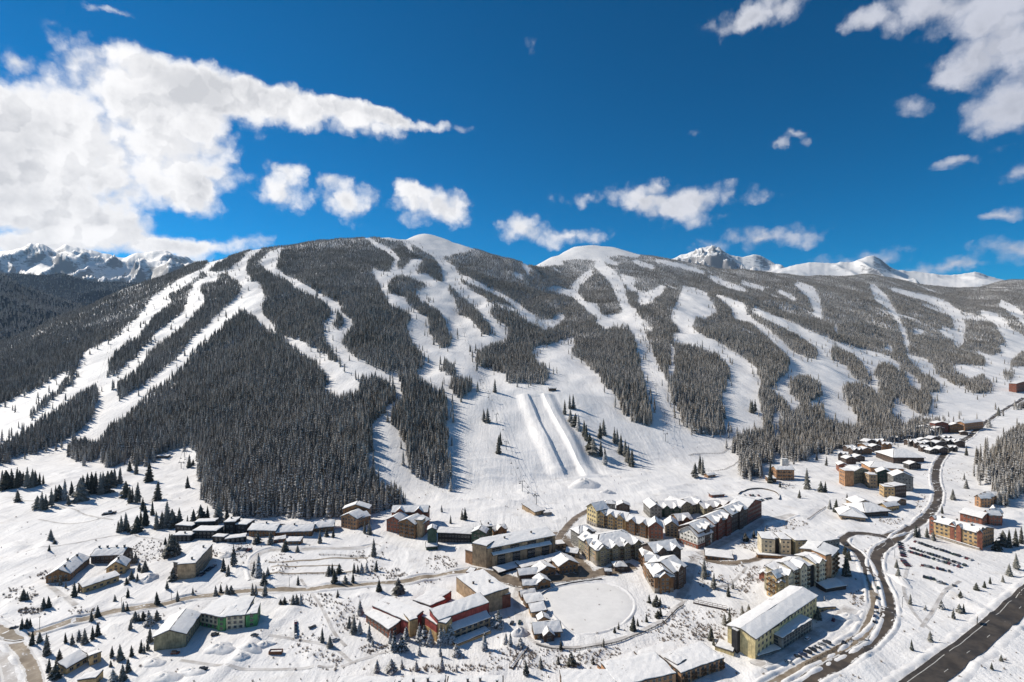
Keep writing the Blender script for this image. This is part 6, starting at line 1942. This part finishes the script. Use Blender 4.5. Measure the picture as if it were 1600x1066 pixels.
# ------------------------------------------------------------------ snow heaps
HEAPM = SNOWBANK
for i, (px, py, rx, ry, hh, lb) in enumerate([(344, 1014, 9, 7, 3.0, 'biggest snow heap in front of the green walled lodge'), (392, 1012, 8, 5, 2.4, 'snow heap before the bright green end of the lodge'), (414, 1008, 6, 4, 2.0, 'smaller snow heap close to the brown container'), (258, 1058, 10, 5, 2.2, 'long snow heap at the bottom edge below the green lodge'),
                                               (300, 1050, 9, 5, 2.0, 'snow heap beside the lone car below the green lodge'), (240, 1036, 7, 5, 1.8, 'snow heap left of the green lodge gable'), (812, 990, 6, 6, 3.5, 'tall round snow heap in the shade beside the red hotel'), (300, 896, 7, 5, 2.2, 'snow heap at the corner of the tan apartment block'), (352, 868, 9, 5, 2.2, 'snow heap between tan apartment block and parked row'),
                                               (375, 1025, 7, 4, 1.6, 'low snow heap left of the brown container'), (1405, 905, 6, 14, 1.8, 'long snow heap between valley road and car park'), (1325, 965, 8, 6, 2.4, 'snow heap at the edge of the hotel car park'), (232, 905, 6, 8, 3.0, 'steep snow heap by the drive left of the tan block'), (950, 770, 9, 6, 3.5, 'smaller snow mound at the mouth of the halfpipe'), (914, 757, 24, 15, 6.5, 'biggest snow mound, the end wall at the mouth of the halfpipe')]):
    p = at(px, py)
    V, Fc, n, m_ = [], [], 20, 6
    hr = random.Random(60 + i)
    ph = [hr.uniform(0, 6.28) for _ in range(4)]
    V.append((0, 0, hh))
    for r in range(1, m_ + 1):
        for k in range(n):
            a = 2 * math.pi * k / n
            wob = 1 + 0.16 * math.sin(2 * a + ph[0]) + 0.11 * math.sin(3 * a + ph[1]) + 0.07 * math.sin(5 * a + ph[2])
            f = r / m_
            z_ = hh * (1 - f ** 1.6) * (1 + 0.25 * math.sin(4 * a + ph[3] + r)) + hr.uniform(-.2, .2)
            x_, y_ = math.cos(a) * rx * f * wob, math.sin(a) * ry * f * wob
            gz = float(ground_z(p.x + x_, p.y + y_)) - p.z
            V.append((x_, y_, gz + (z_ if r < m_ else -0.5)))
    Fc = [(0, 1 + k, 1 + (k + 1) % n) for k in range(n)]
    for r in range(m_ - 1):
        for k in range(n):
            a, b = 1 + r * n + k, 1 + r * n + (k + 1) % n
            Fc.append((a, a + n, b + n, b))
    o = link('snow_heap', mesh('snow_heap', V, Fc, [HEAPM], smooth=True), None, p)
    tag(o, lb, 'snow heap', 'ploughed snow heaps')

# ------------------------------------------------------------------ snow groomer, container, sign, lamps, fences
def parts_box(o, name, m, *args):
    V, Fc = box_vf(*args)
    return link(name, mesh(name, V, Fc, [m]), o)


p = at(171, 803)
o = thing('snow_groomer', 'white and black tracked snow groomer parked on the open field', 'snow groomer', (p.x, p.y, p.z), 0.35)
o.scale = (1.25, 1.25, 1.25)
V, Fc = prism([(-3.2, .9), (2.0, .9), (2.4, 1.5), (1.0, 1.75), (-3.2, 1.75)], 1.3, 0.08)
link('body', mesh('body', V, Fc, [mat('groomer_white', (0.55, 0.55, 0.56), 0.4)]), o)
V, Fc = prism([(-0.6, 1.75), (1.5, 1.75), (1.0, 3.0), (-0.5, 3.05)], 1.15, 0.12)
link('cab', mesh('cab', V, Fc, [GLASS]), o)
parts_box(o, 'cab_roof', mat('groomer_white', 0), -0.6, 1.1, -1.05, 1.05, 3.0, 3.15)
for s in (-1, 1):
    V, Fc = prism([(-3.6, .35), (-3.0, 0), (2.6, 0), (3.2, .4), (2.8, 1.0), (-3.2, 1.0)], 0.7)
    V = [(x, y + s * 1.95, z) for x, y, z in V]
    link('track', mesh('track', V, Fc, [mat('rubber_track', (0.02, 0.02, 0.02), 0.9)]), o)
V, Fc = prism([(3.7, 0.1), (4.1, 0.1), (4.3, 1.2), (4.0, 1.3), (3.8, 0.7)], 2.6)
link('blade', mesh('blade', V, Fc, [DARKSTEEL]), o)
V, Fc = prism([(-5.0, 0.1), (-4.0, 0.1), (-3.6, .9), (-4.6, 1.0)], 2.5)
link('tiller', mesh('tiller', V, Fc, [DARKSTEEL]), o)

p = at(431, 1021)
o = thing('container', 'rusty brown open container standing in the snow below the green lodge', 'container', (p.x, p.y, p.z), 0.05)
RUST = mat('rusty_steel', (0.20, 0.085, 0.045), 0.8, 0.25, 1.5)
parts_box(o, 'floor_plate', RUST, -3.6, 3.6, -1.3, 1.3, 0.0, 0.25)
for nm, a in (('side_panel', (-3.6, 3.6, -1.42, -1.3, 0.0, 1.9)), ('side_panel', (-3.6, 3.6, 1.3, 1.42, 0.0, 1.9)), ('end_panel', (-3.72, -3.6, -1.42, 1.42, 0.0, 1.9)), ('end_panel', (3.6, 3.72, -1.42, 1.42, 0.0, 1.9))):
    parts_box(o, nm, RUST, *a)
for k in range(8):
    x = -3.3 + 6.6 * k / 7
    parts_box(o, 'rib', RUST, x - 0.07, x + 0.07, -1.55, -1.42, 0.1, 1.9)
parts_box(o, 'snow_load', ROOFSNOW, -3.5, 3.5, -1.25, 1.25, 0.25, 1.3)

p = at(1527, 975)
o = thing('road_sign', 'large pale sign board on two posts beside the highway', 'sign', (p.x, p.y, p.z), 0.75)
for s in (-1.5, 1.5):
    parts_box(o, 'post', mat('sign_post', (0.16, 0.11, 0.07), 0.8), s - 0.13, s + 0.13, -0.13, 0.13, -0.5, 4.3)
parts_box(o, 'board', mat('sign_board', (0.42, 0.40, 0.33), 0.7), -2.4, 2.4, -0.22, -0.13, 1.4, 4.2)
for z in (1.7, 3.8):
    parts_box(o, 'batten', mat('sign_post', 0), -2.3, 2.3, 0.14, 0.22, z, z + 0.15)

for i, (px, py, lb) in enumerate([(62, 984, 'beside the road junction'), (190, 950, 'on the access road below the low ochre chalet'), (268, 938, 'on the access road by the tan apartment block'), (452, 918, 'on the access road below the dirt terraces'), (530, 914, 'on the access road left of the red hotel'), (620, 905, 'on the access road behind the red hotel'),
                                  (905, 907, 'on the pond side of the village street'), (885, 820, 'at the ramp beside the lift base'), (1336, 880, 'in the loop road near the cream condominium'), (1398, 872, 'between loop road and large car park'), (1330, 1015, 'halfway along the lodge drive'), (1410, 950, 'where the valley road bends most')]):
    p = at(px, py)
    o = thing('street_lamp', 'tall street lamp %s' % lb, 'street lamp', (p.x, p.y, p.z - 0.2), rnd.uniform(0, 6.28), 'street lamps')
    V, Fc = tube([(0, 0, 0), (0, 0, 7.5)], 0.12, 6)
    link('post', mesh('post', V, Fc, [DARKSTEEL]), o)
    V, Fc = tube([(0, 0, 7.4), (1.4, 0, 7.8)], 0.08, 5)
    link('arm', mesh('arm', V, Fc, [DARKSTEEL]), o)
    parts_box(o, 'lamp_head', DARKSTEEL, 1.2, 2.1, -0.22, 0.22, 7.68, 7.9)


def fence(name, pxs, label, hgt_=1.3, gap_=4.0, m=None, rails=(0.5, 1.1), cat='fence'):
    L = spline(pxs, gap_)
    x0, y0 = L[0]
    z0 = float(ground_z(x0, y0))
    o = thing(name, label, cat, (x0, y0, z0))
    m = m or mat('fence_timber', (0.075, 0.055, 0.042), 0.9, 0.2)
    Z = ground_z(L[:, 0], L[:, 1]) - z0
    V, Fc = box_vf(-0.13, 0.13, -0.13, 0.13, -0.4, hgt_)
    pm = mesh('post', V, Fc, [m])
    for (x, y), z in zip(L, Z):
        link('post', pm, o, (x - x0, y - y0, z))
    for r in rails:
        V, Fc = tube([(x - x0, y - y0, z + r) for (x, y), z in zip(L, Z)], 0.11, 4)
        link('rail', mesh('rail', V, Fc, [m]), o)
    return o


def low_wall(name, pxs, label, h=1.4, th=0.8, m=None):
    L = spline(pxs, 2.5)
    N = sides(L)
    x0, y0 = L[0]
    Z = ground_z(L[:, 0], L[:, 1])
    V, Fc = [], []
    for (x, y), (nx, ny), z in zip(L, N, Z):
        for s, dz in ((-1, -0.5), (-1, h), (1, h), (1, -0.5)):
            V.append((x - x0 + nx * s * th / 2, y - y0 + ny * s * th / 2, z + dz))
    for i in range(len(L) - 1):
        for k in range(3):
            a = i * 4 + k
            Fc.append((a, a + 1, a + 5, a + 4))
    Fc += [(0, 1, 2, 3), tuple(len(V) - 4 + k for k in (3, 2, 1, 0))]
    o = thing(name, label, 'wall', (x0, y0, 0))
    link('stonework', mesh('stonework', V, Fc, [m or CHIM]), o)
    V2 = [(x - x0 + nx * s * (th / 2 - 0.04), y - y0 + ny * s * (th / 2 - 0.04), z + h + dz) for (x, y), (nx, ny), z in zip(L, N, Z) for s, dz in ((-1, -.02), (-1, .18), (1, .18), (1, -.02))]
    link('snow_cap', mesh('snow_cap', V2, Fc[:-2], [ROOFSNOW]), o)
    return o


fence('rail_fence', [(1076, 712), (1100, 709), (1124, 709), (1136, 703), (1143, 697)], 'upper dark rail fence above the fenced learning area')
fence('rail_fence', [(1094, 734), (1112, 737), (1132, 734), (1148, 726), (1156, 720)], 'lower dark rail fence curving round the fenced learning area')
low_wall('retaining_wall', [(1154, 773), (1165, 767), (1185, 764), (1204, 767), (1217, 774), (1217, 781)], 'curved dark wall round the round car park', 1.5)
low_wall('kerb_wall', [(842, 931), (862, 920), (886, 913), (912, 909), (940, 905)], 'low dark wall along the village edge of the frozen pond', 1.0, 0.7)
fence('walk_railing', [(838, 1008), (862, 1015), (892, 1016), (932, 1011), (978, 1000), (1013, 986), (1043, 968), (1068, 946)], 'dark railing of the walk round the frozen pond', 1.1, 3.0, DARKSTEEL, (0.35, 0.7, 1.05), 'railing')
fence('rail_fence', [(1262, 812), (1275, 803), (1290, 793)], 'slanting rail fence uphill of the round bushes near the conference centre')
fence('rail_fence', [(418, 899), (470, 898), (520, 897), (548, 896)], 'long dark rail fence along the lowest dirt terrace', 1.3, 4.0)
fence('rail_fence', [(500, 868), (540, 869), (568, 872), (574, 880)], 'short bent rail fence at the upper dirt terrace end')
fence('rail_fence', [(1258, 1040), (1300, 1018), (1330, 1000)], 'rail fence between hotel car row and lodge drive')


def footbridge(a, b, label, w=2.6):
    A, Bp = at(*a), at(*b)
    ln = math.hypot(Bp.x - A.x, Bp.y - A.y)
    z = max(A.z, Bp.z) + 0.7
    o = thing('footbridge', label, 'bridge', (A.x, A.y, z), math.atan2(Bp.y - A.y, Bp.x - A.x))
    T_ = mat('bridge_timber', (0.14, 0.09, 0.06), 0.85, 0.2)
    parts_box(o, 'deck', T_, 0, ln, -w / 2, w / 2, -0.4, 0.0)
    parts_box(o, 'deck_snow', ROOFSNOW, 0.1, ln - 0.1, -w / 2 + 0.3, w / 2 - 0.3, 0.0, 0.22)
    for s in (-1, 1):
        y = s * (w / 2)
        parts_box(o, 'handrail', T_, 0, ln, y - 0.1, y + 0.1, 1.1, 1.3)
        n = max(3, int(ln / 3))
        for k in range(n + 1):
            x = ln * k / n
            parts_box(o, 'baluster', T_, max(0, x - 0.09), min(ln, x + 0.09), y - 0.08, y + 0.08, 0.0, 1.1)
    for x in (0.5, ln - 0.5):
        parts_box(o, 'abutment', CHIM, x - 0.8, x + 0.8, -w / 2 - 0.1, w / 2 + 0.1, -2.5, -0.4)


footbridge((1084, 942), (1136, 953), 'snowy footbridge over the creek below the corner lodge')
footbridge((799, 1045), (823, 1012), 'steep walking bridge between hotel lawn and bottom condominiums')

# ------------------------------------------------------------------ skiers on the open base
def skier_mesh(jacket, pants, helmet):
    """one continuous body grown from a posed skeleton"""
    J = [((0, 0, .92), .17), ((0, .06, 1.18), .19), ((0, .12, 1.42), .17), ((0, .16, 1.54), .075), ((0, .2, 1.66), .11), ((0, .21, 1.78), .10),
         ((.21, .12, 1.42), .08), ((.30, .22, 1.18), .065), ((.30, .46, 1.10), .055), ((.30, .54, 1.08), .05),
         ((-.21, .12, 1.42), .08), ((-.30, .22, 1.18), .065), ((-.30, .46, 1.10), .055), ((-.30, .54, 1.08), .05),
         ((.12, .03, .82), .13), ((.14, .16, .48), .095), ((.14, .02, .12), .085), ((.14, .18, .06), .07),
         ((-.12, .03, .82), .13), ((-.14, .16, .48), .095), ((-.14, .02, .12), .085), ((-.14, .18, .06), .07)]
    E = [(0, 1), (1, 2), (2, 3), (3, 4), (4, 5), (2, 6), (6, 7), (7, 8), (8, 9), (2, 10), (10, 11), (11, 12), (12, 13), (0, 14), (14, 15), (15, 16), (16, 17), (0, 18), (18, 19), (19, 20), (20, 21)]
    me = bpy.data.meshes.new('skier_bones')
    me.from_pydata([j[0] for j in J], E, [])
    tmp = bpy.data.objects.new('skier_bones', me)
    col.objects.link(tmp)
    tmp.modifiers.new('skin', 'SKIN')
    for v, j in zip(me.skin_vertices[0].data, J):
        v.radius = (j[1], j[1])
    me.skin_vertices[0].data[0].use_root = True
    sub = tmp.modifiers.new('sub', 'SUBSURF')
    sub.levels = sub.render_levels = 1
    dg = bpy.context.evaluated_depsgraph_get()
    body = bpy.data.meshes.new_from_object(tmp.evaluated_get(dg))
    bpy.data.objects.remove(tmp)
    bpy.data.meshes.remove(me)
    body.name = 'skier_body'
    body.materials.clear()
    skin = mat('skin', (0.45, 0.27, 0.19), 0.6)
    for c in (jacket, pants, helmet):
        body.materials.append(mat('cloth_' + c[0], c[1], 0.7))
    body.materials.append(skin)
    idx = []
    for pl in body.polygons:
        z, y = pl.center.z, pl.center.y
        idx.append(1 if z < 0.92 else 0 if z < 1.52 else 3 if z < 1.7 and y > 0.22 else 2)
    body.polygons.foreach_set('material_index', idx)
    return body


CL = {'red': (0.4, 0.03, 0.03), 'blue': (0.03, 0.08, 0.3), 'black': (0.015, 0.015, 0.018), 'orange': (0.5, 0.17, 0.03), 'green': (0.04, 0.2, 0.08)}
KITS = [(a, b) for a, b in (('red', 'black'), ('blue', 'black'), ('black', 'black'), ('orange', 'blue'), ('green', 'black'))]
BODIES = {k: skier_mesh((k[0], CL[k[0]]), (k[1], CL[k[1]]), ('black', CL['black'])) for k in KITS}
V, Fc = box_vf(-0.05, 0.05, -0.75, 0.95, 0.0, 0.03)
SKI = mesh('ski', V, Fc, [mat('ski_top', (0.08, 0.08, 0.1), 0.4)])
V, Fc = tube([(0, 0, 1.1), (0, 0.25, 0.02)], 0.02, 4)
POLE = mesh('ski_pole', V, Fc, [mat('ski_top', 0)])
prn = random.Random(4)
SK = [(960, 752, 'near the halfpipe mouth, uphill of the group'), (966, 757, 'near the halfpipe mouth, middle of the group'), (970, 748, 'near the halfpipe mouth, edge of the group'), (955, 746, 'just beside the halfpipe end wall'), (1043, 692, 'at the foot of the cleared lift strip'), (1052, 702, 'below the cleared lift strip'),
      (800, 742, 'on the piste left of the halfpipe'), (850, 772, 'close above the lift station'), (735, 692, 'beside the tree shadows of the middle piste'), (760, 722, 'on the middle piste below the lone spruces'), (1002, 742, 'above the ski lodge'), (1012, 752, 'right behind the ski lodge'), (882, 792, 'beside the village ramp'),
      (906, 782, 'above the village ramp'), (770, 782, 'low on the open piste foot'), (722, 782, 'beside the woods at the piste foot'), (832, 774, 'next to the lowest lift tower'), (1090, 700, 'on the run toward the learning area'), (1150, 655, 'at the bottom of the wide curved run'), (905, 660, 'on the flank of the halfpipe')]
for px, py, wh in SK:
    k = prn.choice(KITS)
    p = at(px, py)
    o = link('person', BODIES[k], None, (p.x, p.y, p.z + 0.35), prn.uniform(2.2, 4.2))
    tag(o, 'skier in a %s jacket %s' % (k[0], wh), 'person', 'skiers on the pistes')
    for s in (-1, 1):
        link('ski', SKI, o, (s * 0.14, 0.08, -0.03))
        link('ski_pole', POLE, o, (s * 0.30, 0.5, 0.0))

RUNS = [('the first run of the flank', [(235, 500), (170, 600), (120, 690)]), ('the second run of the flank', [(390, 470), (300, 560), (200, 660)]), ('the run below the ridge', [(430, 410), (510, 490), (560, 590)]), ('the middle face', [(690, 430), (720, 520), (740, 620)]), ('the wide curved run', [(1080, 480), (1130, 560), (1160, 640)]), ('the far slope', [(1440, 600), (1490, 615), (1540, 630)])]
for wh, line in RUNS:
    for i in range(7):
        t = (i + 0.5) / 7 * 2
        a, b = line[int(t)], line[int(t) + 1]
        f = t - int(t)
        k = prn.choice(KITS)
        p = at(a[0] + (b[0] - a[0]) * f + prn.uniform(-8, 8), a[1] + (b[1] - a[1]) * f)
        o = link('person', BODIES[k], None, (p.x, p.y, p.z + 0.35), prn.uniform(2.2, 4.2))
        tag(o, 'skier in a %s jacket on %s, %s from its top' % (k[0], wh, ords[i]), 'person', 'skiers on the pistes')
        for s in (-1, 1):
            link('ski', SKI, o, (s * 0.14, 0.08, -0.03))
            link('ski_pole', POLE, o, (s * 0.30, 0.5, 0.0))

# ------------------------------------------------------------------ thin mountain air
hz_m = bpy.data.materials.new('thin_haze')
hz_m.use_nodes = True
T = NT(hz_m.node_tree)
pv = T.n('ShaderNodeVolumePrincipled')
pv.inputs['Color'].default_value = (0.50, 0.72, 1.0, 1)
pv.inputs['Density'].default_value = 1.4e-5
pv.inputs['Anisotropy'].default_value = 0.2
T.put(T.n('ShaderNodeOutputMaterial').inputs['Volume'], pv.outputs[0])
V, Fc = box_vf(-14000, 14000, -600, 11800, -30, 1450)
tag(link('haze', mesh('haze', V, Fc, [hz_m])), kind='stuff')
